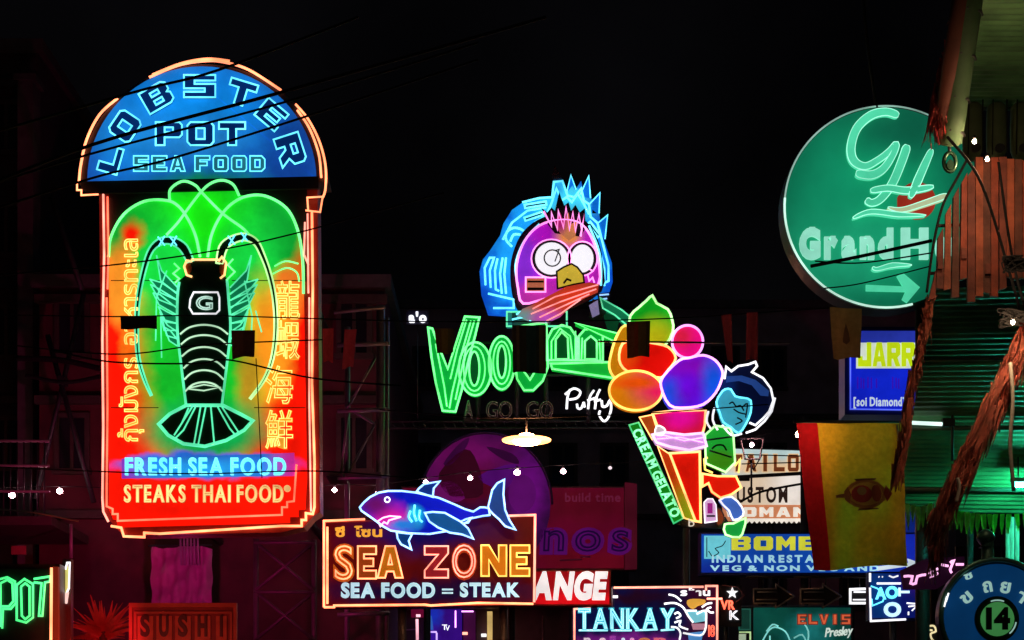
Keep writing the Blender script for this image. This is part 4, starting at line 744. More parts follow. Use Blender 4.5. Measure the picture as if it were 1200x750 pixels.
# elvis board
T = Thing('singer_board', 'dark teal painted board with orange block letters and a pale line drawing', 'sign', 940, 790, 29)
T.slab('board', rect(884, 712, 997, 790), -.12, 0, print_glow_mat('teal board', srgb(10, 70, 62), [T.patch(945, 740, 22, 16, .9, srgb(30, 130, 130)), T.patch(905, 725, 20, 16, .8, srgb(14, 84, 72))], s=.7, noise=.3))
T.words('ELVIS', (934, 720, 996, 732), print_glow_mat('rust letter', srgb(215, 95, 60), s=.9), .0, .04, .05, gap=.2, block=True, edge=print_glow_mat('dark rust trim', srgb(120, 30, 24), s=.7), er=.5); T.words('Presley', (966, 735, 998, 745), print_glow_mat('white script', srgb(210, 225, 215), s=.9), .0, .03, .02, gap=.04, slant=.25, rot=-5, joined=True, name='lettering')
T.tube('line_drawing', [[(893, 752), (900, 740), (908, 735), (920, 740), (926, 752)], [(898, 740), (905, 732), (912, 734)], [(930, 748), (940, 744), (946, 756)], [(902, 745), (902, 760)], [(940, 728), (947, 740), (946, 756)]], .9, .02, neon('neon faint teal', (.25, .8, .75), .8), smooth=3)
T.slab('side_panel', rect(866, 714, 879, 738), -.1, .01, print_glow_mat('dim teal side', srgb(22, 66, 56), s=.6)); T.tube('panel_frame', [rect(866, 714, 879, 738)], .8, .02, print_glow_mat('dim teal frame', srgb(40, 100, 85), s=.6), closed=True)
T.tube('menu_frame', [[(866, 741), (879, 741), (879, 790)]], .9, .02, neon('neon faint lime', (.6, .9, .4), .9)); T.slab('menu_card', rect(866, 743, 874, 780), -.02, .02, print_glow_mat('pale menu', srgb(180, 200, 170), s=.8)); T.tube('top_rail', [[(862, 711), (1000, 711)]], 1.4, -.05, STEEL); T.post(940, 760, -.2, .06)

# small blue sign and pink script
T = Thing('corner_sign', 'small blue sign with pale outlined characters at the end of the lit arrow', 'neon sign', 1045, 728, 24)
T.slab('case', rect(1018, 670, 1088, 727), -.2, 0, surf('navy casing', (.02, .03, .15), .4)); T.slab('face', rect(1020, 672, 1086, 724), 0, .012, print_glow_mat('indigo face', srgb(12, 24, 110), [T.patch(1030, 700, 18, 30, .7, srgb(10, 60, 130)), T.patch(1075, 680, 16, 14, .8, srgb(50, 20, 120))], s=.75))
T.tube('frame_tube', [[(1019, 689), (1020, 728), (1061, 726)], [(1027, 684), (1055, 684)], [(1019, 672), (1019, 682)]], 1.2, .03, N_WHITE)
T.words('O', (1036, 707, 1054, 722), None, 0, .03, edge=neon('neon ice', (.5, .8, 1), 1.4), er=1.4); T.words('A', (1026, 689, 1037, 702), None, 0, .03, edge=N_CYAN, er=.8); T.words('O', (1038, 688, 1051, 701), None, 0, .03, edge=N_CYAN, er=1.1); T.words('T', (1054, 688, 1063, 700), None, 0, .03, edge=neon('neon ice', (.5, .8, 1), 1.4), er=.8, rot=-90)
T.tube('outline_figure', [[(1020, 687), (1028, 690), (1036, 699), (1034, 705), (1022, 710), (1021, 702)]], .8, .03, N_CYAN); T.tube('character_stroke', [[(1062, 707), (1076, 708)], [(1064, 711), (1074, 710), (1068, 716)], [(1064, 717), (1064, 721)], [(1084, 688), (1084, 697)], [(1041, 675), (1046, 677), (1052, 675)], [(1029, 676), (1030, 676.5)], [(1033, 676), (1034, 676.5)], [(1088, 692), (1096, 693)], [(1088, 697), (1095, 698)], [(1092, 704), (1088, 714), (1086, 722)], [(1088, 680), (1095, 686), (1088, 688)]], .9, .03, N_WHITE)
T.post(1050, 690, -.2, .05)
T = Thing('pink_script', 'small pink neon script hanging above the small blue sign', 'neon sign', 1090, 690, 12.5)
T.slab('back_plate', [(1056, 668), (1084, 655), (1130, 652), (1132, 668), (1098, 690), (1060, 690)], -.05, 0, print_glow_mat('plum back', srgb(34, 6, 30), s=.5))
T.tube('script_stroke', [[(1058, 676), (1068, 676), (1066, 684), (1072, 684), (1074, 676), (1084, 674)], [(1088, 668), (1092, 664), (1090, 676), (1098, 672)], [(1086, 672), (1098, 667)], [(1100, 662), (1110, 664)], [(1112, 660), (1116, 658), (1112, 668), (1114, 672)], [(1119, 662), (1128, 662)]], 1.5, .03, neon('neon light pink', (1, .45, .8), 1.5), smooth=2); T.tube('hanger', [[(1096, 656), (1094, 600)]], .8, -.02, STEEL)
T = Thing('yellow_script', 'small pale yellow neon squiggle below the small blue sign', 'neon sign', 1090, 760, 22)
T.tube('squiggle', [[(1080, 738), (1088, 734), (1094, 734), (1096, 740), (1090, 743), (1092, 750), (1098, 754)], [(1084, 738), (1092, 739)]], 1.1, .03, neon('neon straw', (.9, .75, .4), 1.1), smooth=3); T.slab('back_plate', rect(1078, 731, 1101, 758), -.04, .0, BLACK); T.post(1090, 745, -.06, .02)

# tankay sign
T = Thing('cafe_sign', 'navy sign with pale cyan serif letters and a cartoon cook, edged in pink tube', 'neon sign', 755, 800, 26)
T.slab('cabinet', [(671, 712), (718, 711), (718, 687), (842, 687), (842, 800), (671, 800)], -.3, 0, surf('navy casing', (.02, .03, .15), .4)); T.slab('face', [(673, 714), (720, 713), (720, 689), (840, 689), (840, 798), (673, 798)], 0, .012, print_glow_mat('navy cafe face', srgb(8, 14, 62), [T.patch(735, 700, 60, 8, .9, srgb(34, 6, 30)), T.patch(825, 700, 20, 60, .7, srgb(60, 8, 40)), T.patch(730, 760, 80, 18, .4, srgb(120, 30, 130))], s=.75, noise=.2))
T.tube('border_tube', [[(719, 689), (824, 688)], [(827, 692), (827, 687), (840, 687), (840, 790)], [(828, 702), (846, 702)]], 1.2, .04, N_ROSE); T.tube('border_tube', [[(673, 790), (673, 714), (692, 713)]], 1.1, .04, N_ROSE)
T.words('TANKAY', (677, 714, 791, 737), print_glow_mat('aqua cafe letter', srgb(50, 170, 195), s=.85), .012, .05, .05, gap=.12, serif=True, edge=neon('neon light aqua', (.35, .9, 1), 1.3), er=.8)
T.tube('serif_bar', [[(678, 739), (712, 739)], [(716, 739), (740, 739)], [(744, 739), (770, 738)], [(774, 739), (790, 738)]], 1.1, .05, neon('neon light aqua', (.35, .9, 1), 1.3))
for i, (x0, x1, c) in enumerate(((684, 692, (230, 210, 220)), (702, 710, (225, 190, 210)), (714, 722, (150, 60, 160)), (728, 733, (210, 220, 240)), (738, 744, (225, 150, 200)), (748, 762, (200, 120, 70)), (766, 780, (215, 100, 120)))): T.words('neiaaon'[i], (x0, 745, x1, 754), print_glow_mat('tint %d' % i, srgb(*c), s=.9), .012, .03, .04, name='letter')
T.words('ร้าน', (797, 691, 832, 698), neon('neon star', (1, 1, 1), 1.2), .012, .02, .04, joined=True, name='lettering'); T.slab('cook_hair', [(805, 704), (812, 702), (826, 703), (825, 708), (818, 710), (812, 714), (806, 710)], .012, .04, print_glow_mat('blond print', srgb(245, 180, 70), s=.9), smooth=2)
T.slab('cook_shirt', [(804, 716), (827, 716), (826, 728), (814, 730), (806, 722)], .012, .04, print_glow_mat('pale aqua print', srgb(120, 200, 215), s=.85)); T.slab('cook_arm', [(810, 731), (828, 731), (826, 738), (812, 738)], .012, .04, print_glow_mat('rose print', srgb(190, 130, 150), s=.8)); T.slab('cook_trousers', [(806, 742), (824, 740), (820, 760), (808, 760)], .012, .04, print_glow_mat('sky print', srgb(80, 140, 200), s=.85))
T.tube('cook_outline', [[(778, 708), (790, 707), (800, 712), (806, 722), (812, 730)], [(783, 697), (791, 699), (798, 705)], [(804, 716), (816, 716)], [(816, 720), (826, 716), (827, 728), (826, 738), (820, 745), (800, 742)], [(822, 712), (828, 708), (834, 707)], [(786, 735), (793, 736), (797, 742), (796, 750)], [(790, 730), (797, 728), (796, 734), (806, 738)], [(790, 720), (794, 718), (797, 722), (792, 725)], [(833, 712), (828, 714), (832, 718), (836, 718)]], 1.1, .05, N_WHITE, smooth=3); T.post(760, 760, -.2, .07)
T.slab('speck', rect(718, 698, 724, 701), .012, .03, N_WHITE); T.words('18', (830, 733, 837, 746), None, .01, .02, edge=N_RED, er=.4)

# ================================================================ left bottom
T = Thing('corner_neon_sign', 'black sign with tall green double-tube letters cut off by the frame edge', 'neon sign', 20, 800, 20)
T.slab('cabinet', rect(-70, 661, 70, 800), -.35, 0, surf('black red casing', (.05, .015, .015), .4)); T.slab('face', rect(-66, 667, 61, 796), 0, .012, surf('black sign face', (.03, .035, .03), .35)); 
T.tube('post_tube', [[(62, 666), (61, 796)]], 1.6, .06, N_ORANGE); T.slab('red_edge', rect(64, 665, 70, 796), .0, .08, print_glow_mat('brick edge', srgb(120, 34, 16), s=.8))
NG = neon('neon vivid green', (.07, 1, .25), 1.5)
T.tube('inner_tube', [[(2, 735), (2, 684), (10, 680), (16, 684), (17, 705), (12, 711), (2, 711)]], 1.3, .05, NG); T.tube('letter', [[(-2, 737), (-2, 680), (10, 677), (19, 682), (20, 707), (14, 714), (5, 714), (4, 737)]], 1.3, .05, NG)
T.tube('inner_tube', [[(26, 688), (31, 684), (36, 688), (36, 722), (31, 726), (27, 722), (26, 688)]], 1.3, .05, NG); T.tube('letter', [[(21, 686), (30, 679), (40, 685), (40, 724), (32, 730), (21, 727), (21, 686)]], 1.3, .05, NG)
T.tube('letter', [[(41, 679), (60, 676), (60, 682), (54, 683), (51, 722), (47, 722), (50, 684), (41, 683)]], 1.3, .05, NG); T.tube('letter', [[(-30, 680), (-12, 680), (-12, 735), (-30, 735), (-30, 680)]], 1.3, .05, NG)
T.post(10, 700, -.2, .06)
T = Thing('strip_lamp', 'slim upright lamp with a pale yellow lens beside the black green-lettered sign', 'lamp', 77, 800, 20.3)
T.slab('column', rect(73, 655, 83, 800), -.12, 0, surf('black red casing', (.05, .015, .015), .4)); T.slab('lens', [(75, 668), (80, 664), (81, 692), (76, 700)], 0, .05, print_glow_mat('lemon lens', srgb(205, 215, 120), s=.95)); T.tube('lens_tube', [[(78, 668), (80, 660), (83, 660), (82, 690), (77, 700)]], 1.1, .05, N_WHITE); T.slab('cap', [(74, 697), (81, 694), (79, 707), (74, 710)], 0, .06, print_glow_mat('white cap', srgb(245, 235, 225), s=.95)); T.tube('foot_tube', [[(73, 710), (72, 790)]], 1.1, .04, neon('neon faint rose', (1, .4, .4), 1.1))
T = Thing('sushi_sign', 'unlit dark red board sign in a double wooden frame with five tile letters', 'sign', 215, 800, 22)
WR = surf('red frame timber', (.42, .10, .06), .5); T.slab('board', rect(156, 712, 275, 800), -.1, 0, surf('dark red board', (.20, .03, .03), .55))
for a in (rect(152, 707, 278, 712), rect(152, 712, 156, 800), rect(274, 712, 278, 800), rect(161, 717, 270, 719.5), rect(158, 717, 161, 800), rect(270, 717, 273, 800)): T.slab('frame_rail', a, -.02, .05, WR)
for i, x in enumerate((162, 184, 206, 229, 254)):
    T.slab('letter_tile', rect(x-.5, 722, x+(18 if i < 4 else 12), 800), 0, .02, surf('brick tile', (.5, .13, .07), .5)); T.words('SUSHI'[i], (x+(3 if i < 4 else 4), 722, x+(14 if i < 4 else 7), 745), surf('dark letter', (.05, .012, .015), .4), .02, .02, .04)
T.post(215, 730, -.15, .05)
T = Thing('flood_lamp', 'small magenta flood lamp clamped behind the board sign with tile letters', 'lamp', 215, 702, 25)
T.slab('housing', rect(205, 712, 225, 724), -.2, .1, BLACK); T.slab('lens', rect(207, 710, 223, 712), -.18, .08, neon('magenta lens', (1, .05, .55), 20)); T.post(215, 714, -.1, .03); T.spot(214, 708, .2, Wp(250, 650, 30), (1, .03, .30), 300, 120); T.spot(212, 708, .25, Wp(212, 672, 29.5), (1, .03, .45), 70, 40)
T = Thing('magenta_tarp', 'creased tarpaulin sheet hung on the red wall, lit magenta', 'tarpaulin', 215, 712, 29.5)
n = 16; V = []; Fc = []
for j in range(12):
    for i in range(n): x = 178+70*i/(n-1); y = 640+72*j/11+3*math.sin(i*.5); V.append(T.L(x, y, .08*math.sin(i*1.9+j*.3)+.06*math.sin(j*1.3+i*.7)))
for j in range(11):
    for i in range(n-1): a = j*n+i; Fc.append((a, a+n, a+n+1, a+1))
link('sheet', V, Fc, surf('violet tarp', (.45, .16, .35), .5, scale=3), T.o, smooth=True)
for i in range(6): rod('slat', [T.L(214+i*4, 628, .2), T.L(215+i*4, 664, .2)], .02, surf('violet slat', (.4, .25, .4), .5), T.o, 6)
T.tube('top_rail', [[(176, 641), (250, 640)]], 1.2, .15, STEEL)
T = Thing('red_palm', 'spiky potted plant under red light between the green-lettered sign and the board sign', 'plant', 122, 790, 24)
LR = surf('reddish leaf', (.6, .10, .08), .5, scale=12, trans=.4); rr = random.Random(3)
rod('trunk', [T.L(122, 790), T.L(121, 740)], .06, surf('palm trunk', (.12, .05, .04)), T.o)
V, Fc = [], []
for i in range(70):
    a = rr.uniform(-1.35, 1.35); Ln = rr.uniform(22, 52); dx = math.sin(a)*Ln; dy = -math.cos(a)*Ln*.95; dz = rr.uniform(-.5, .5); b = len(V); x0, y0 = 121+rr.uniform(-4, 4), 742+rr.uniform(-3, 8); wl = rr.uniform(2, 4)
    for t in (0, .35, .7, 1):
        x = x0+dx*t; y = y0+dy*t+10*t*t*abs(math.sin(a)); ww = wl*(1.1-t)*(1 if t else .5); V += [T.L(x-ww*math.cos(a), y-ww*math.sin(a), dz*t), T.L(x+ww*math.cos(a), y+ww*math.sin(a), dz*t)]
    for k in range(3): Fc.append((b+2*k, b+2*k+1, b+2*k+3, b+2*k+2))
tag(link('leaf_crown', V, Fc, LR, T.o), kind='stuff'); T.slab('pot', [(108, 770), (136, 770), (132, 792), (112, 792)], -.2, .2, surf('clay pot', (.2, .06, .04)))
zt = T.L(0, 792).z; zb = -T.o.location.z; box('plinth', -.25, .25, -.25, .25, zb, zt, surf('plinth brick', (.1, .05, .05)), T.o)
T = Thing('flood_lamp', 'small red flood lamp aimed at the spiky plant', 'lamp', 122, 785, 19.5)
T.slab('housing', rect(112, 785, 132, 796), -.2, .1, BLACK); T.slab('lens', rect(114, 783, 130, 785), -.18, .08, neon('red lens', (1, .02, .03), 20)); T.post(122, 788, -.1, .03); T.spot(122, 781, .1, Wp(165, 715, 23), (1, .09, .06), 130, 120); T.spot(128, 781, .0, Wp(121, 715, 24), (1, .02, .04), 500, 26)

# ================================================================ bar front under the shark sign
T = Thing('bar_entrance', 'purple lit bar entrance far down the street under the shark sign', 'bar front', 520, 800, 36)
T.slab('back_wall', rect(410, 712, 668, 926), -.6, -.4, surf('dark plum wall', (.08, .03, .05), .7)); T.slab('door', rect(497, 714, 541, 900), -.3, 0, print_glow_mat('violet door', srgb(54, 12, 130), [T.patch(508, 722, 10, 12, .6, srgb(30, 50, 190)), T.patch(505, 745, 8, 14, .7, srgb(60, 20, 160))], s=.8, noise=.2)); T.slab('door', rect(543, 716, 557, 900), -.3, .02, print_glow_mat('plum door', srgb(66, 12, 60), s=.7))
T.tube('frame_tube', [[(489, 726), (490, 790)], [(488, 722), (493, 722)]], 1.6, .1, neon('neon blush', (1, .45, .55), 1.5)); T.tube('frame_tube', [[(534, 716), (534, 736)], [(541, 717), (555, 717)]], .9, .1, N_LILAC); T.tube('frame_tube', [[(497, 741), (512, 741)], [(512, 742), (512, 780)]], 1, .1, neon('neon faint violet', (.6, .4, 1), 1.2))
T.slab('lit_strip', rect(571, 717, 577, 800), -.2, .1, print_glow_mat('straw strip', srgb(215, 180, 110), s=.95)); T.slab('lit_strip', rect(542, 741, 548, 744), .02, .08, N_ROSE); T.slab('lit_strip', rect(564, 743, 570, 746), -.2, .1, neon('neon star', (1, 1, 1), 1.2)); T.slab('card', [(498, 718), (506, 722), (508, 738), (498, 738)], .0, .03, print_glow_mat('blue card', srgb(50, 100, 190), s=.85)); T.words('T', (518, 732, 524, 738), N_WHITE, .0, .03); T.words('V', (522, 733, 527, 739), N_WHITE, .0, .03)
T.slab('glow_panel', rect(481, 700, 512, 722), -.35, -.2, print_glow_mat('wine panel', srgb(110, 8, 50), s=.7)); T.slab('column', rect(558, 712, 571, 926), -.4, -.1, surf('dark plum wall', (.08, .03, .05), .7)); T.slab('column', rect(442, 712, 452, 926), -.4, -.1, surf('dark plum wall', (.08, .03, .05), .7))
T.tube('shelf_edge', [[(455, 738), (486, 736)], [(414, 742), (440, 740)], [(636, 720), (637, 790)]], .8, -.3, surf('plum metal', (.3, .15, .22), .4))
T.slab('canopy', [(405, 706), (672, 706), (672, 713), (405, 713)], -.6, .5, surf('dark plum wall', (.08, .03, .05), .7))

# ================================================================ numbered lane sign
T = Thing('lane_sign', 'round blue lane sign with Thai characters and a green disc bearing a black number', 'sign', 1168, 790, 12)
T.slab('rim', ell(1168, 722, 68, 68, 48), -.1, 0, surf('dark green rim', (.05, .14, .11), .35, .2)); BLU_ = print_glow_mat('enamel blue', srgb(10, 66, 120), s=.45, refl=1.0)
T.slab('face', ell(1168, 724, 62, 63, 48), 0, .012, BLU_); T.tube('rim_bead', [ell(1168, 722, 65.5, 66, 48)], 3.2, .01, surf('green bead', (.10, .26, .20), .25, .3), closed=True)
T.slab('centre_ring', ell(1167, 726, 26, 27, 32), .012, .03, surf('green black ring', (.008, .03, .015), .4)); T.slab('centre_disc', ell(1167, 726, 19.5, 20, 32), .03, .045, print_glow_mat('green disc', srgb(70, 150, 80), s=.6, refl=1.0)); T.words('14', (1153, 714, 1181, 737), surf('green black ring', (.008, .03, .015), .4), .045, .015, .05, gap=.12)
TH = print_glow_mat('pale enamel', srgb(170, 215, 205), s=.7)
for ch, bx, rt in (('ข', (1125, 693, 1137, 707), -42), ('ถ', (1151, 679, 1161, 694), -10), ('ย', (1172, 680, 1183, 695), 10), ('า', (1192, 692, 1201, 706), 34), ('ซ', (1129, 671, 1138, 679), -20)):
    T.words(ch, bx, TH, .012, .02, .02, rot=rt, name='thai_letter')
T.tube('painted_highlight', [[(1104, 712), (1107, 700)], [(1106, 706), (1109, 696)]], 1, .06, neon('neon star', (1, 1, 1), 1.2)); T.tube('arc_mark', [ell(1167, 726, 22, 22, 10, 70, 110), ell(1167, 726, 22, 22, 6, -50, -10)], .8, .04, TH)  # rim highlight put in as short glowing strokes
zb = -T.o.location.z; rod('post', [Vector((0, .06, zb)), T.L(1160, 630, -.06)], .045, surf('green post', (.05, .15, .11), .35, .3), T.o, 12)
V, Fc = [], []; c = T.L(1158, 628, -.06); sweep(V, Fc, [c+Vector((0, 0, z)) for z in (-.075, -.06, -.045, -.02, 0, .03, .05, .058)], [.05, .03, .045, .062, .066, .052, .025, .004], n=16); link('finial', V, Fc, surf('green post', (.05, .15, .11), .35, .3), T.o, smooth=True)
# ================================================================ market canopies on the near right
RNG = random.Random(11)
def corr(name, c, nr, amp, mat, parent, n_per=6, horizontal=True, seg=6, o=Vector()):
    """corrugated sheet between corners c = TL, TR, BR, BL (world), ribs across"""
    V, Fc = [], []; N = nr*n_per
    nrm = (c[1]-c[0]).cross(c[3]-c[0]).normalized()
    for i in range(N+1):
        t = i/N; h = amp*math.sin(2*math.pi*i/n_per)
        for j in range(seg+1):
            s = j/seg
            if horizontal: p = (c[0].lerp(c[3], t)).lerp(c[1].lerp(c[2], t), s)
            else: p = (c[0].lerp(c[1], t)).lerp(c[3].lerp(c[2], t), s)
            V.append(p+nrm*h-o)
    for i in range(N):
        for j in range(seg): a = i*(seg+1)+j; Fc.append((a, a+1, a+seg+2, a+seg+1))
    return link(name, V, Fc, mat, parent, smooth=True)
GRN_ROOF = surf('green corrugated sheet', (.16, .38, .15), .5, scale=4, var=.6); THATCH = surf('red-light-tinted thatch', (.42, .10, .055), .8, scale=20, var=.6, trans=.25)  # red light falling on the thatch is put into its base colour
def canopy(label, corners, nr, horizontal=True, amp=.018):
    cs = [Wp(*q) for q in corners]; o = cs[0].copy(); e = bpy.data.objects.new('canopy', None); COL.objects.link(e); e.location = o; tag(e, label, 'canopy')
    corr('roof_sheet', cs, nr, amp, GRN_ROOF, e, horizontal=horizontal, o=o)
    return e, o, cs
e1, o1, c1 = canopy('dark green ribbed canopy high in the top right corner', [(1146, -60, 10), (1420, -60, 10), (1420, 124, 14), (1118, 124, 14)], 30)
for a, b in ((c1[0], c1[1]), (c1[3], c1[2])): rod('edge_beam', [a-o1, b-o1], .04, surf('green beam', (.05, .12, .07), .5), e1)
e2, o2, c2 = canopy('long green ribbed canopy seen from beneath, lit teal by a tube lamp', [(1092, 338, 12.6), (1420, 330, 12.6), (1420, 604, 15.5), (1052, 600, 15.5)], 46, amp=.006)
for i in range(3): p = c2[0].lerp(c2[3], .25+.3*i); q_ = c2[1].lerp(c2[2], .25+.3*i); rod('rafter', [p-o2+Vector((0, -.03, -.05)), q_-o2+Vector((0, -.03, -.05))], .022, surf('green beam', (.05, .12, .07), .5), e2)
for px in (1137, 1300):
    p = Wp(px, 600, 15.5); rod('post', [p-o2, Vector((p.x, p.y, 0))-o2], .03, BLACK, e2)
p = Wp(1330, 0, 12); rod('post', [p-o1, Vector((p.x, p.y, 0))-o1], .06, STEEL, e1)
# plank valance
pv = Thing('plank_valance', 'ragged hanging row of rust red planks between the two green canopies', 'valance', 1150, 345, 11.8)
PM = [surf('rust plank %d' % i, c, .75, scale=14, var=.6, bump=.5) for i, c in enumerate(((.25, .045, .02), (.16, .035, .02), (.30, .07, .03), (.12, .035, .02)))]
for i in range(15):
    x0 = 1087+i*9.2; x1 = x0+8.4; top = {0: 318, 1: 268, 2: 240, 3: 220, 4: 204, 5: 196}.get(i, 190-RNG.uniform(0, 6)); bot = 345+RNG.choice((-18, -6, 0, 4, 10)) if i else 350
    pv.slab('plank', [(x0+(6 if i == 0 else 2 if i < 5 else 0), top+(12 if i < 6 else 0)), (x1, top), (x1+RNG.uniform(-.5, .3), bot), (x0, bot+RNG.uniform(-3, 3))], RNG.uniform(-.02, 0), .02+RNG.uniform(0, .015), PM[i % 4])
    if i % 3 == 1: pv.slab('stain_batten', rect(x0+1, bot-34, x1-1, bot-22), .036, .045, PM[1])
pv.tube('batten', [[(1100, 262), (1225, 258)], [(1092, 318), (1225, 315)]], 2, -.05, WOOD); pv.post(1222, 262, -.08, .04)
pv.tube('edge_cord', [[(1131, 190), (1118, 214), (1104, 240), (1096, 268), (1090, 300), (1084, 345)]], 1.6, .05, CABLE, smooth=4)
# rolled awning and blinds
ra = bpy.data.objects.new('rolled_awning', None); COL.objects.link(ra); a_ = Wp(1141, -40, 10.6); b_ = Wp(1112, 166, 11.3); ra.location = b_; tag(ra, 'thick rolled green awning with a painted red-lit side hanging down steeply at the top right', 'awning')
rod('roll', [a_-b_, a_.lerp(b_, .4)-b_, a_.lerp(b_, .8)-b_, Vector()], .088, surf('olive awning cloth', (.05, .11, .045), .75, scale=5, var=.5), ra, 18); rod('roll_red_lit_side', [a_-b_+Vector((-.05, -.03, 0)), a_.lerp(b_, .5)-b_+Vector((-.056, -.03, 0)), Vector((-.05, -.03, .03))], .062, surf('painted red-lit awning side', (.13, .035, .02), .8, scale=5, var=.5), ra, 14)  # second roll puts the red-lit side of the awning into colour
for t in (.25, .5, .75, .95): p = a_.lerp(b_, t)-b_; rod('strap', [p+Vector((-.10, -.04, .0)), p+Vector((-.02, -.095, -.01)), p+Vector((.07, -.06, -.02)), p+Vector((.095, 0, -.02))], .009, BLACK, ra, 6)
hk = Thing('pulley', 'dark metal pulley ring hanging below the rolled awning', 'pulley', 1113, 204, 11.3)
hk.tube('ring', [ell(1113, 190, 7, 11, 16)], 2.4, 0, surf('green black metal', (.04, .10, .06), .35, .6), closed=True); hk.slab('weight', ell(1113, 194, 4, 6, 12), -.02, .02, surf('green black metal', (.04, .10, .06), .35, .6)); hk.tube('strap', [[(1113, 180), (1112, 166)]], 2, 0, BLACK)
for i, x in enumerate((1128, 1156, 1184)):
    b = Thing('rolled_blind', ('rolled dark green blind nearest the thick rolled awning', 'middle rolled dark green blind under the top right canopy', 'rolled dark green blind at the frame edge under the top canopy')[i], 'blind', x+12, 186, 13.2, 'rolled blinds hanging under the top canopy')
    V, Fc = [], []; sweep(V, Fc, [b.L(x+12, y) for y in (122, 126, 150, 176, 184, 188)], [.05, .075, .08, .078, .06, .03], n=16); link('roll', V, Fc, surf('dark olive blind', (.09, .13, .06), .7, scale=10), b.o, smooth=True); b.tube('cord', [[(x+4, 122), (x+3, 186)], [(x+20, 122), (x+20, 184)]], .7, .09, CABLE)
    b.slab('end_cap', ell(x+12, 178, 6, 5, 12), .07, .095, BLACK)
# thatch fringes
def fringe(label, path, Y, width, length, n, lean=0, seed=1, mat=THATCH, dens=1.0):
    T = Thing('thatch_fringe', label, 'fringe', path[0][0], path[0][1], Y); R_ = random.Random(seed); P = catmull([(x, y, 0) for x, y in path], 10)
    T.tube('rope', [[(p.x-width*.4, p.y) for p in P]], width*.13, 0, surf('brown rope', (.16, .06, .03), .8, scale=25)); V, Fc = [], []
    for i in range(n):
        f = R_.random()*(len(P)-1); k = int(f); p = P[k].lerp(P[min(k+1, len(P)-1)], f-k); tn = (P[min(k+1, len(P)-1)]-P[k]).normalized()
        nx = Vector((-tn.y, tn.x, 0)); off = R_.uniform(-.5, .5)*width; ln = length*R_.uniform(.5, 1.25); dz = R_.uniform(-.07, .07)
        q0 = p+nx*off; dr = Vector((lean+R_.uniform(-.18, .18), 1, 0)).normalized(); w0 = R_.uniform(.7, 2.3); b = len(V)
        for t, ww in ((0, 1), (.5, .9), (1, .05)):
            c = q0+dr*ln*t+Vector((2*math.sin(i+t*3), 0, 0)); V += [T.L(c.x-w0*ww, c.y, dz+.02*t), T.L(c.x+w0*ww, c.y+.5, dz+.02*math.sin(i))]
        Fc += [(b, b+1, b+3, b+2), (b+2, b+3, b+5, b+4)]
    tag(link('strands', V, Fc, mat, T.o), kind='stuff'); return T
fringe('long red-light-tinted thatch fringe running diagonally down across the green canopy', [(1212, 372), (1184, 430), (1157, 486), (1128, 548), (1100, 608)], 11, 20, 40, 900, -.30, 2)
fringe('narrow red-light-tinted thatch fringe along the outer edge of the lower green canopy', [(1090, 345), (1080, 400), (1068, 450), (1060, 505), (1052, 550)], 11.9, 7, 26, 380, -.12, 3)
fringe('dark red-light-tinted thatch fringe beside the rolled awning at the top', [(1125, -10), (1116, 40), (1106, 85), (1097, 120)], 11.2, 8, 44, 420, -.1, 4, surf('dark red-light-tinted thatch', (.45, .07, .07), .8, scale=20, var=.6, trans=.25))
fringe('dark ragged thatch wisps dangling near the lane number sign', [(1105, 600), (1098, 625), (1093, 640)], 11.4, 6, 40, 110, -.02, 5, surf('dark red-light-tinted thatch', (.45, .07, .07), .8, scale=20, var=.6, trans=.25))
# ropes and tassels
def cable(pts, r=.012, label=None, name='power_cable', cat='cable', group='overhead power cables', mat=None, sag=0):
    P = [Wp(*p) for p in pts]; P = catmull(P, 8) if len(P) > 2 else [P[0].lerp(P[-1], i/12)+Vector((0, 0, -sag*4*(i/12)*(1-i/12))) for i in range(13)]
    o0 = P[0].copy(); V, Fc = [], []; sweep(V, Fc, [p-o0 for p in P], r, False, 6, Vector((0, 0, 1)) if abs((P[-1]-P[0]).normalized().z) < .8 else Vector((0, 1, 0)))
    o = link(name, V, Fc, mat or CABLE, None, smooth=True, loc=o0); tag(o, label, cat, group); return o
TAS = surf('pale rope', (.45, .42, .34), .8, scale=30)
cable([(1184, 425, 10.8), (1187, 470, 10.8), (1184, 520, 10.8), (1188, 575, 10.8)], .013, 'pale twisted rope dangling in front of the lit canopy at the frame edge', 'hanging_rope', 'rope', None, TAS)
cable([(1051, 498, 13.9), (1053, 520, 13.9), (1050, 545, 13.9)], .012, 'short pale tasselled rope at the top corner of the big yellow flag', 'hanging_rope', 'rope', None, TAS)
cable([(1122, 560, 10.9), (1124, 572, 10.9), (1121, 588, 10.9)], .012, 'tiny pale rope end caught on the diagonal thatch fringe', 'hanging_rope', 'rope', None, TAS)
# leaf pennant garlands
PEN = surf('green paper pennant', (.22, .70, .16), .6, scale=15, var=.5, trans=.55)
def garland(label, pts, Y, n, ln, seed):
    T = Thing('pennant_garland', label, 'garland', pts[0][0], pts[0][1], Y, None); P = catmull([(x, y, 0) for x, y in pts], 8); R_ = random.Random(seed)
    T.tube('cord', [[(p.x, p.y) for p in P]], .7, 0, CABLE)
    for i in range(n):
        f = (i+.5)/n*(len(P)-1); k = int(f); p = P[k].lerp(P[min(k+1, len(P)-1)], f-k); l = ln*R_.uniform(.7, 1.15); w_ = 2.5; tw = R_.uniform(-1.5, 1.5)
        T.slab('pennant', [(p.x-w_, p.y), (p.x+w_, p.y), (p.x+w_*.7+tw, p.y+l*.6), (p.x+tw, p.y+l), (p.x-w_*.8+tw, p.y+l*.55)], -.006+R_.uniform(-.03, .03), .006+.03, PEN)
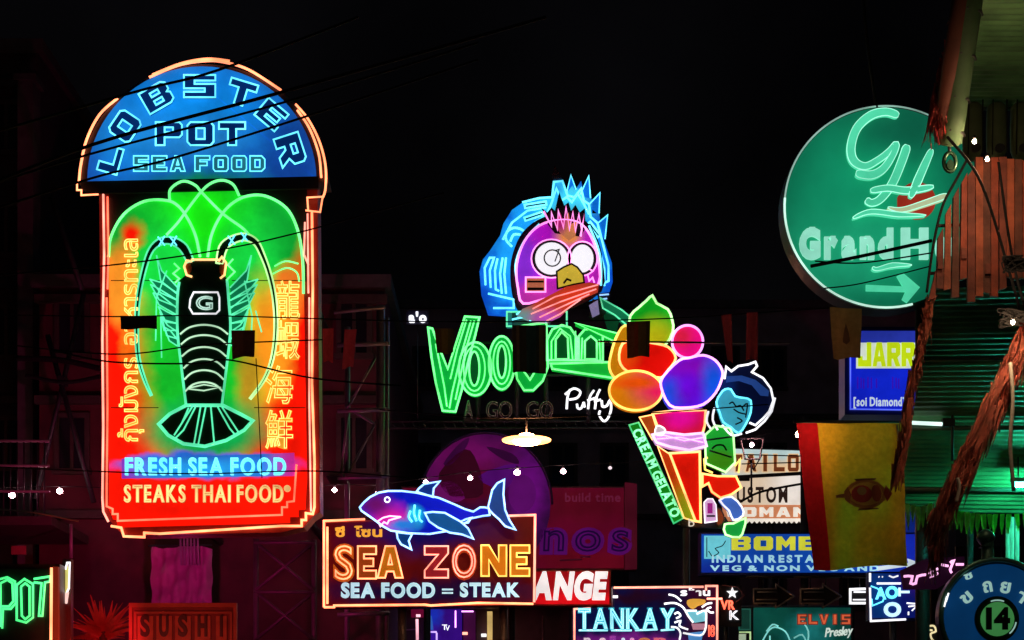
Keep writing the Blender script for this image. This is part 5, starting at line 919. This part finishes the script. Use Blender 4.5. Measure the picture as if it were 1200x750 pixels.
garland('green paper pennants strung just right of the big yellow flag', [(1054, 588), (1066, 592), (1078, 594), (1092, 590)], 14.5, 6, 28, 5); garland('green paper pennants strung above the lane number sign', [(1110, 596), (1140, 602), (1180, 603), (1230, 600)], 14.2, 17, 24, 6)
# canopy tube lamp
lp = Thing('tube_lamp', 'teal fluorescent tube lamp fixed under the lower green canopy', 'lamp', 1180, 566, 14.6)
lp.slab('batten', rect(1186, 560, 1290, 565), -.05, .02, surf('white batten', (.6, .65, .6), .4)); rod('tube', [lp.L(1188, 569, 0), lp.L(1288, 569, 0)], .016, neon('teal fluorescent', (.05, 1, .70), 230), lp.o)
lp.tube('hanger', [[(1194, 560), (1194, 535)], [(1280, 560), (1280, 535)]], .8, -.02, STEEL)
fp = Thing('flag_pole', 'thin metal pole carrying the big flag, its outer end given its own glow', 'pole', 1010, 496, 14.1)
rod('pole', [fp.L(930, 494), fp.L(1060, 495)], .014, STEEL, fp.o); rod('pole_tip', [fp.L(1060, 495), fp.L(1104, 497)], .016, neon('pole tip glow', (.7, .95, .85), 1.2), fp.o)  # light reflected by the pole end is put in as a glowing tip
fp.slab('pole_clamp', rect(1104, 491, 1118, 500), -.03, .03, BLACK); rod('stay', [fp.L(1116, 482), fp.L(1116, 540)], .012, STEEL, fp.o)
ls = Thing('louvre_post', 'slim pale uprights behind the lane number sign under the canopy', 'post', 1187, 700, 15.2)
for x in (1181, 1186, 1192): rod('upright', [ls.L(x, 926-26), ls.L(x, 606)], .02, surf('pale upright', (.35, .33, .25), .5), ls.o)
bw = Thing('stall_back', 'dark market stall back panel behind the lane number sign', 'stall', 1150, 900, 18)
for i in range(8): bw.slab('board', rect(1120+i*18, 640, 1120+i*18+17.2, 924), -.04, 0, surf('black board', (.012, .012, .013), .8))

# ================================================================ flags
def flag(label, quad, Y, cols, nm='flag', seed=1, folds=2.5, amp=.05, emblem=None, vertical=True, trans=.5, res=(30, 22), group=None):
    """hanging cloth: quad = TL,TR,BR,BL pixels; cols = [(fraction, rgb)] stripes"""
    T = Thing(nm, label, 'flag', (quad[0][0]+quad[1][0])/2, quad[0][1], Y, group); NX, NY = res; R_ = random.Random(seed); ph = R_.uniform(0, 6)
    def dp(u, v): return amp*(.25+.75*v)*(math.sin(2*math.pi*folds*u+ph+1.3*v)+.4*math.sin(2*math.pi*folds*1.9*u-ph+3*v))+amp*.7*math.sin(7*v+4*u+ph)*v
    def P(u, v, ex=0):
        a = [quad[0][k]+(quad[1][k]-quad[0][k])*u for k in (0, 1)]; b = [quad[3][k]+(quad[2][k]-quad[3][k])*u for k in (0, 1)]
        return T.L(a[0]+(b[0]-a[0])*v, a[1]+(b[1]-a[1])*v+1.2*math.sin(5*u+ph)*v, dp(u, v)+ex)
    V = []; Fc = []; mats = []; mi = []
    for f, c in cols:
        m = surf('cloth %d %d %d %d' % (*[int(100*q) for q in c], int(trans*10)), c, .85, scale=25, var=.25, bump=.1, trans=trans)
        mats.append(m)
    for j in range(NY+1):
        for i in range(NX+1): V.append(P(i/NX, j/NY))
    for j in range(NY):
        for i in range(NX):
            a = j*(NX+1)+i; Fc.append((a, a+NX+1, a+NX+2, a+1)); u = (i+.5)/NX if vertical else (j+.5)/NY; s = 0
            for k, (f, c) in enumerate(cols):
                if u <= f: s = k; break
            mi.append(s)
    o = link('cloth', V, Fc, mats, T.o, smooth=True); o.data.polygons.foreach_set('material_index', mi)
    if emblem:
        for pl, c, ex in emblem:
            NV = len(pl); cu = sum(p[0] for p in pl)/NV; cv = sum(p[1] for p in pl)/NV
            # print follows the cloth: rings of points shrinking to the middle
            VV = []; FF = []
            for r_ in (1, .66, .33):
                for u, v in pl: VV.append(P(cu+(u-cu)*r_, cv+(v-cv)*r_, ex))
            VV.append(P(cu, cv, ex)); 
            for r_ in range(2):
                for i in range(NV): FF.append((r_*NV+i, (r_+1)*NV+i, (r_+1)*NV+(i+1) % NV, r_*NV+(i+1) % NV))
            for i in range(NV): FF.append((2*NV+i, 3*NV, 2*NV+(i+1) % NV))
            link('emblem', VV, FF, surf('emblem %d %d' % (c[0]*100, c[1]*100), c, .8, bump=0), T.o, smooth=True)
    return T
c_ = lambda cx, cy, rx, ry, n=14: [(cx+rx*math.cos(2*math.pi*i/n), cy+ry*math.sin(2*math.pi*i/n)) for i in range(n)]
crest = [(c_(.60, .50, .20, .105), (.5, .22, .05), .006), (c_(.60, .50, .165, .083), (.75, .5, .08), .010), (c_(.56, .50, .10, .062), (.5, .06, .05), .014), (c_(.70, .50, .05, .06), (.45, .10, .05), .018), (c_(.56, .48, .045, .03), (.40, .26, .10), .020),
         ([(.40, .47), (.44, .44), (.46, .50), (.44, .56), (.40, .53)], (.30, .12, .04), .012), ([(.32, .49), (.40, .485), (.40, .515), (.32, .51)], (.28, .10, .04), .010), ([(.80, .44), (.86, .50), (.80, .56), (.77, .50)], (.42, .05, .03), .012), ([(.50, .39), (.72, .39), (.70, .405), (.52, .405)], (.26, .08, .03), .012), ([(.52, .60), (.70, .60), (.72, .61), (.5, .615)], (.26, .08, .03), .012)]
flag('large yellow flag with a red side stripe and a small sideways coat of arms', [(933, 496), (1056, 496), (1066, 662), (952, 668)], 13.9, [(.20, (.55, .012, .02)), (1, (.66, .44, .025))], seed=3, amp=.05, folds=1.3, emblem=crest, res=(40, 30), trans=.65)
G = 'small flags strung across the street'
flag('small brown flag with a dark tree emblem hanging under the round green sign', [(972, 360), (1010, 362), (1008, 420), (976, 420)], 15.4, [(1, (.42, .20, .07))], seed=4, amp=.02, folds=1, emblem=[([(.5, .3), (.58, .5), (.62, .68), (.5, .74), (.38, .68), (.42, .5)], (.15, .06, .03), .01)], res=(12, 12), group=G, trans=.4)
flag('dark striped flag covering the middle of the green lettering', [(600, 381), (640, 381), (640, 437), (601, 437)], 20, [(.12, (.10, .08, .05)), (.22, (.22, .16, .08)), (.42, (.06, .06, .04)), (.70, (.03, .09, .08)), (.78, (.03, .05, .04)), (.9, (.16, .14, .05)), (1, (.14, .07, .04))], seed=5, amp=.02, folds=2, res=(24, 10), group=G, trans=.15)
flag('small olive brown flag hanging inside the green letter V', [(509, 385), (533, 385), (531, 413), (512, 415)], 20, [(.3, (.16, .09, .03)), (.7, (.22, .14, .03)), (1, (.12, .10, .03))], seed=6, amp=.015, folds=1, res=(12, 8), group=G, trans=.25)
flag('small brown flag hanging in front of the red and green gelato scoops', [(734, 377), (762, 376), (761, 418), (735, 419)], 20, [(.3, (.26, .08, .03)), (.5, (.34, .06, .02)), (.8, (.20, .12, .03)), (1, (.10, .07, .02))], seed=7, amp=.015, folds=1, res=(12, 8), group=G, trans=.25)
flag('small dark maroon flag hanging over the left feeler of the neon lobster', [(141, 370), (184, 370), (184, 386), (142, 385)], 20, [(1, (.05, .012, .015))], seed=8, amp=.012, folds=1, vertical=False, res=(12, 6), group=G, trans=.0)
flag('small brown flag hanging over the right legs of the neon lobster', [(271, 387), (299, 387), (298, 417), (272, 421)], 20, [(.5, (.20, .07, .04)), (1, (.14, .05, .03))], seed=9, amp=.012, folds=1, res=(12, 8), group=G, trans=.15)
flag('narrow red flag hanging on the street line right of the gelato scoops', [(845, 370), (857, 368), (859, 424), (853, 424)], 20, [(1, (.45, .06, .06))], seed=10, amp=.015, folds=1, res=(8, 10), group=G, trans=.5)
flag('narrow dark red flag above the navy hair of the cartoon child', [(875, 366), (888, 366), (888, 422), (874, 422)], 20, [(1, (.40, .05, .05))], seed=11, amp=.015, folds=1, res=(8, 10), group=G, trans=.5)
flag('narrow red flag dangling on the scaffold side of the lobster sign', [(378, 385), (391, 385), (390, 424), (379, 424)], 20, [(1, (.50, .04, .05))], seed=12, amp=.015, folds=1, res=(8, 8), group=G, trans=.5)
flag('tapering red pennant hanging beside the scaffold upright', [(404, 386), (418, 386), (414, 430), (401, 432)], 20, [(1, (.42, .04, .06))], seed=13, amp=.015, folds=1, res=(8, 8), group=G, trans=.5)

# ================================================================ cables
cable([(-60, 236, 20), (110, 169, 20), (323, 110, 20), (640, 20, 20)], .020, 'thick black cable crossing the middle of the blue arch')
cable([(-60, 232, 20.2), (104, 181, 20.2), (336, 119, 20.2), (560, 50, 20.2)], .014, 'thin cable running just below the thick one over the blue arch')
cable([(-60, 262, 20.4), (107, 209, 20.4), (200, 186, 20.4), (357, 137, 20.4), (560, 70, 20.4)], .014, 'lowest cable crossing the blue arch above the small white letters')
cable([(-60, 170, 20.6), (157, 108, 20.6), (256, 82, 20.6), (420, 20, 20.6)], .016, 'highest cable cutting across the top of the blue arch')
cable([(-40, 325, 20), (127, 311, 20), (250, 294, 20), (348, 273, 20), (520, 226, 20)], .009, 'cable crossing the head of the neon lobster')
cable([(-40, 368, 20.2), (127, 371, 20.2), (250, 370, 20.2), (520, 377, 20.2), (762, 374, 20.2), (940, 363, 20.2), (1120, 352, 20.2)], .008, 'line across the street from which the small flags hang')
cable([(-40, 398, 20.8), (130, 415, 20.8), (240, 404, 20.8), (380, 398, 20.8)], .009, 'upper cable crossing the shell rings of the neon lobster')
cable([(60, 410, 20.7), (130, 424, 20.7), (230, 426, 20.7), (270, 422, 20.7), (366, 443, 20.7), (470, 452, 20.7)], .011, 'lower cable crossing the shell rings of the neon lobster')
cable([(-30, 546, 21), (130, 553, 21), (240, 555, 21), (370, 552, 21), (480, 560, 21)], .009, 'cable crossing the blue strip of letters on the lobster sign')
cable([(300, 420, 20.9), (307, 560, 20.9)], .006, 'thin drop cable hanging over the lower edge of the lobster panel')
cable([(1012, -20, 15.9), (1016, 40, 15.9), (1028, 126, 15.9)], .009, 'single cable rising from the round green sign into the night sky')
cable([(1170, 190, 11), (1186, 300, 11), (1204, 372, 11)], .009, 'black cable hanging down across the rust red planks'); cable([(1110, 160, 11.1), (1150, 215, 11.1), (1186, 330, 11.1), (1200, 385, 11.1)], .010, 'thin black cable slanting over the rust red planks')
cable([(950, 312, 15.2), (1010, 300, 15.2), (1092, 282, 15.2)], .016, 'black cable crossing the green round sign lettering'); cable([(955, 306, 15.3), (1010, 308, 15.3), (1094, 296, 15.3)], .007, 'thin cable just beneath the thick one on the round green sign'); cable([(965, 338, 15.3), (1010, 332, 15.3), (1090, 312, 15.3)], .006, 'thinnest cable crossing the arrow of the round green sign')
cable([(-20, 596, 22), (35, 600, 22), (92, 611, 22)], .012, 'pale cable sagging under the two bulbs beside the lobster sign', mat=surf('pale cable', (.4, .3, .28), .5)); cable([(700, 400, 24), (880, 402, 24), (926, 402, 24)], .014, 'pale conduit above the navy hair of the cartoon child', mat=surf('pale cable', (.4, .3, .28), .5))
cable([(868, 588, 27), (893, 576, 27), (945, 566, 27)], .02, 'black cable bundle crossing the tailor signboard')
cable([(20, 420, 29), (70, 422, 29), (118, 432, 29)], .05, 'thick bundled cables tied to the red wall beside the lobster sign'); cable([(30, 440, 29), (76, 448, 29), (118, 441, 29)], .035, 'sagging second bundle of cables on the red wall')
for kn, (kx, ky, kw, kh, lb) in enumerate(((1190, 372, 20, 10, 'tangled knot of black cables at the frame edge below the rust red planks'), (1192, 310, 18, 9, 'tangled knot of black cables over the rust red planks'))):
    T = Thing('cable_knot', lb, 'cable', kx, ky, 10.85, 'knots of cable on the near canopy'); R_ = random.Random(kn+20)
    for i in range(9):
        rod('loop', catmull([T.L(kx+R_.uniform(-kw, kw), ky+R_.uniform(-kh, kh), R_.uniform(-.05, .05)) for _ in range(6)], 5), R_.uniform(.004, .009), CABLE, T.o, 6)
# ================================================================ bulbs
BULBS = [(14, 580, 'bulb nearest the frame edge above the black green-lettered sign'), (70, 575, 'bulb between the lobster sign and the balcony railing'), (392, 574, 'bulb just beside the lower corner of the lobster sign'), (443, 574, 'bulb above the snout of the neon shark'),
         (499, 565, 'bulb touching the top fin of the neon shark'), (551, 560, 'bulb in the middle of the purple cartoon head'), (606, 553, 'bulb above the tail of the neon shark'), (660, 552, 'bulb right of the purple cartoon head'), (715, 548, 'dimmer bulb left of the green gelato banner')]
bm = neon('warm white bulb', (1, .55, .60), 60)
cable([(-40, 574, 29), (70, 570, 29), (240, 576, 29), (392, 568, 29), (443, 568, 29), (551, 553, 29), (660, 545, 29), (760, 539, 29), (900, 508, 29), (960, 496, 29)], .007, 'thin line of festoon bulbs sagging across the whole street', 'festoon_cable')
for x, y, lb in BULBS+[(881, 521, 'bulb inside the square bracket above the tailor signboard')]:
    T = Thing('bulb', 'small white '+lb, 'light bulb', x, y-6, 29, 'festoon bulbs strung over the street'); k = 1 if x != 715 else .75
    k *= RNG.uniform(.75, 1.15); V, Fc = [], []; c = T.L(x, y); sweep(V, Fc, [c+Vector((0, 0, z*k)) for z in (.035, .03, .012, -.01, -.03, -.045, -.05)], [.016*k, .026*k, .044*k, .050*k, .042*k, .022*k, .003], n=12, up=Vector((0, 1, 0))); link('glass', V, Fc, bm if x != 715 else neon('dim bulb', (.9, .75, .8), 1.0), T.o, smooth=True)
    rod('socket', [T.L(x, y-3), T.L(x, y-6.5)], .02, BLACK, T.o)
T = Thing('lamp_bracket', 'dark tapered metal bracket around the bulb above the tailor signboard', 'bracket', 881, 540, 29.2)
T.tube('bracket_frame', [[(868, 514), (895, 514), (890, 538), (873, 538)]], 1, 0, surf('pale cable', (.4, .3, .28), .5), closed=True); T.tube('stem', [[(881, 538), (881, 580)]], 1.2, -.05, STEEL)
T = Thing('street_lamp', 'flat disc lamp glowing bright orange white above the purple cartoon head', 'lamp', 618, 522, 25)
V, Fc = [], []; c = T.L(617, 516); sweep(V, Fc, [c+Vector((0, 0, z)) for z in (.05, .035, .008, -.008, -.02)], [.05, .16, .36, .355, .2], n=28); link('glass', V, Fc, neon('orange lamp glass', (1, .34, .09), 7), T.o, smooth=True)
V, Fc = [], []; sweep(V, Fc, [c+Vector((0, 0, z)) for z in (-.028, -.05, -.07)], [.2, .17, .05], n=20); link('bulb', V, Fc, neon('orange white lamp', (1, .40, .16), 200), T.o, smooth=True)
V, Fc = [], []; sweep(V, Fc, [c+Vector((0, 0, z)) for z in (.10, .085, .055)], [.04, .10, .12], n=20); link('cap', V, Fc, neon('orange white lamp', (1, .45, .22), 110), T.o, smooth=True)  # glowing cap stands for the orange flare above the lamp
rod('stem', [c+Vector((0, 0, .1)), c+Vector((0, 0, .35))], .012, STEEL, T.o)
cable([(445, 480, 26), (540, 488, 25), (617, 490, 25), (760, 484, 25), (900, 474, 26)], .01, 'wire across the street from which the orange white disc lamp hangs')
for x, y, Y, lb in ((1157, 187, 11.2, 'bare bulb on the near canopy just under the rolled blinds'), (1187, 378, 10.6, 'bare bulb added to light the thatch by the knotted cables below the rust red planks'), (1142, 166, 10.4, 'bare bulb on the near canopy against the thick rolled awning')):  # bulb by the knotted cables is added to light the thatch
    T = Thing('bulb', lb, 'light bulb', x, y-6, Y); V, Fc = [], []; c = T.L(x, y); sweep(V, Fc, [c+Vector((0, 0, z)) for z in (.012, .008, 0, -.008, -.012)], [.004, .009, .012, .008, .002], n=10); link('glass', V, Fc, neon('small bright bulb', (1, .62, .36), 2600), T.o, smooth=True); rod('socket', [T.L(x, y-2), T.L(x, y-7)], .009, BLACK, T.o)

T = Thing('bulb', 'bulb on the flag pole against the red stripe of the big yellow flag', 'light bulb', 937, 500, 14.25); V, Fc = [], []; c = T.L(937, 509); sweep(V, Fc, [c+Vector((0, 0, z)) for z in (.03, .02, 0, -.02, -.028)], [.01, .025, .034, .024, .003], n=12); link('glass', V, Fc, neon('flag bulb', (1, .55, .3), 160), T.o, smooth=True); rod('socket', [T.L(937, 505), T.L(937, 494)], .012, BLACK, T.o)
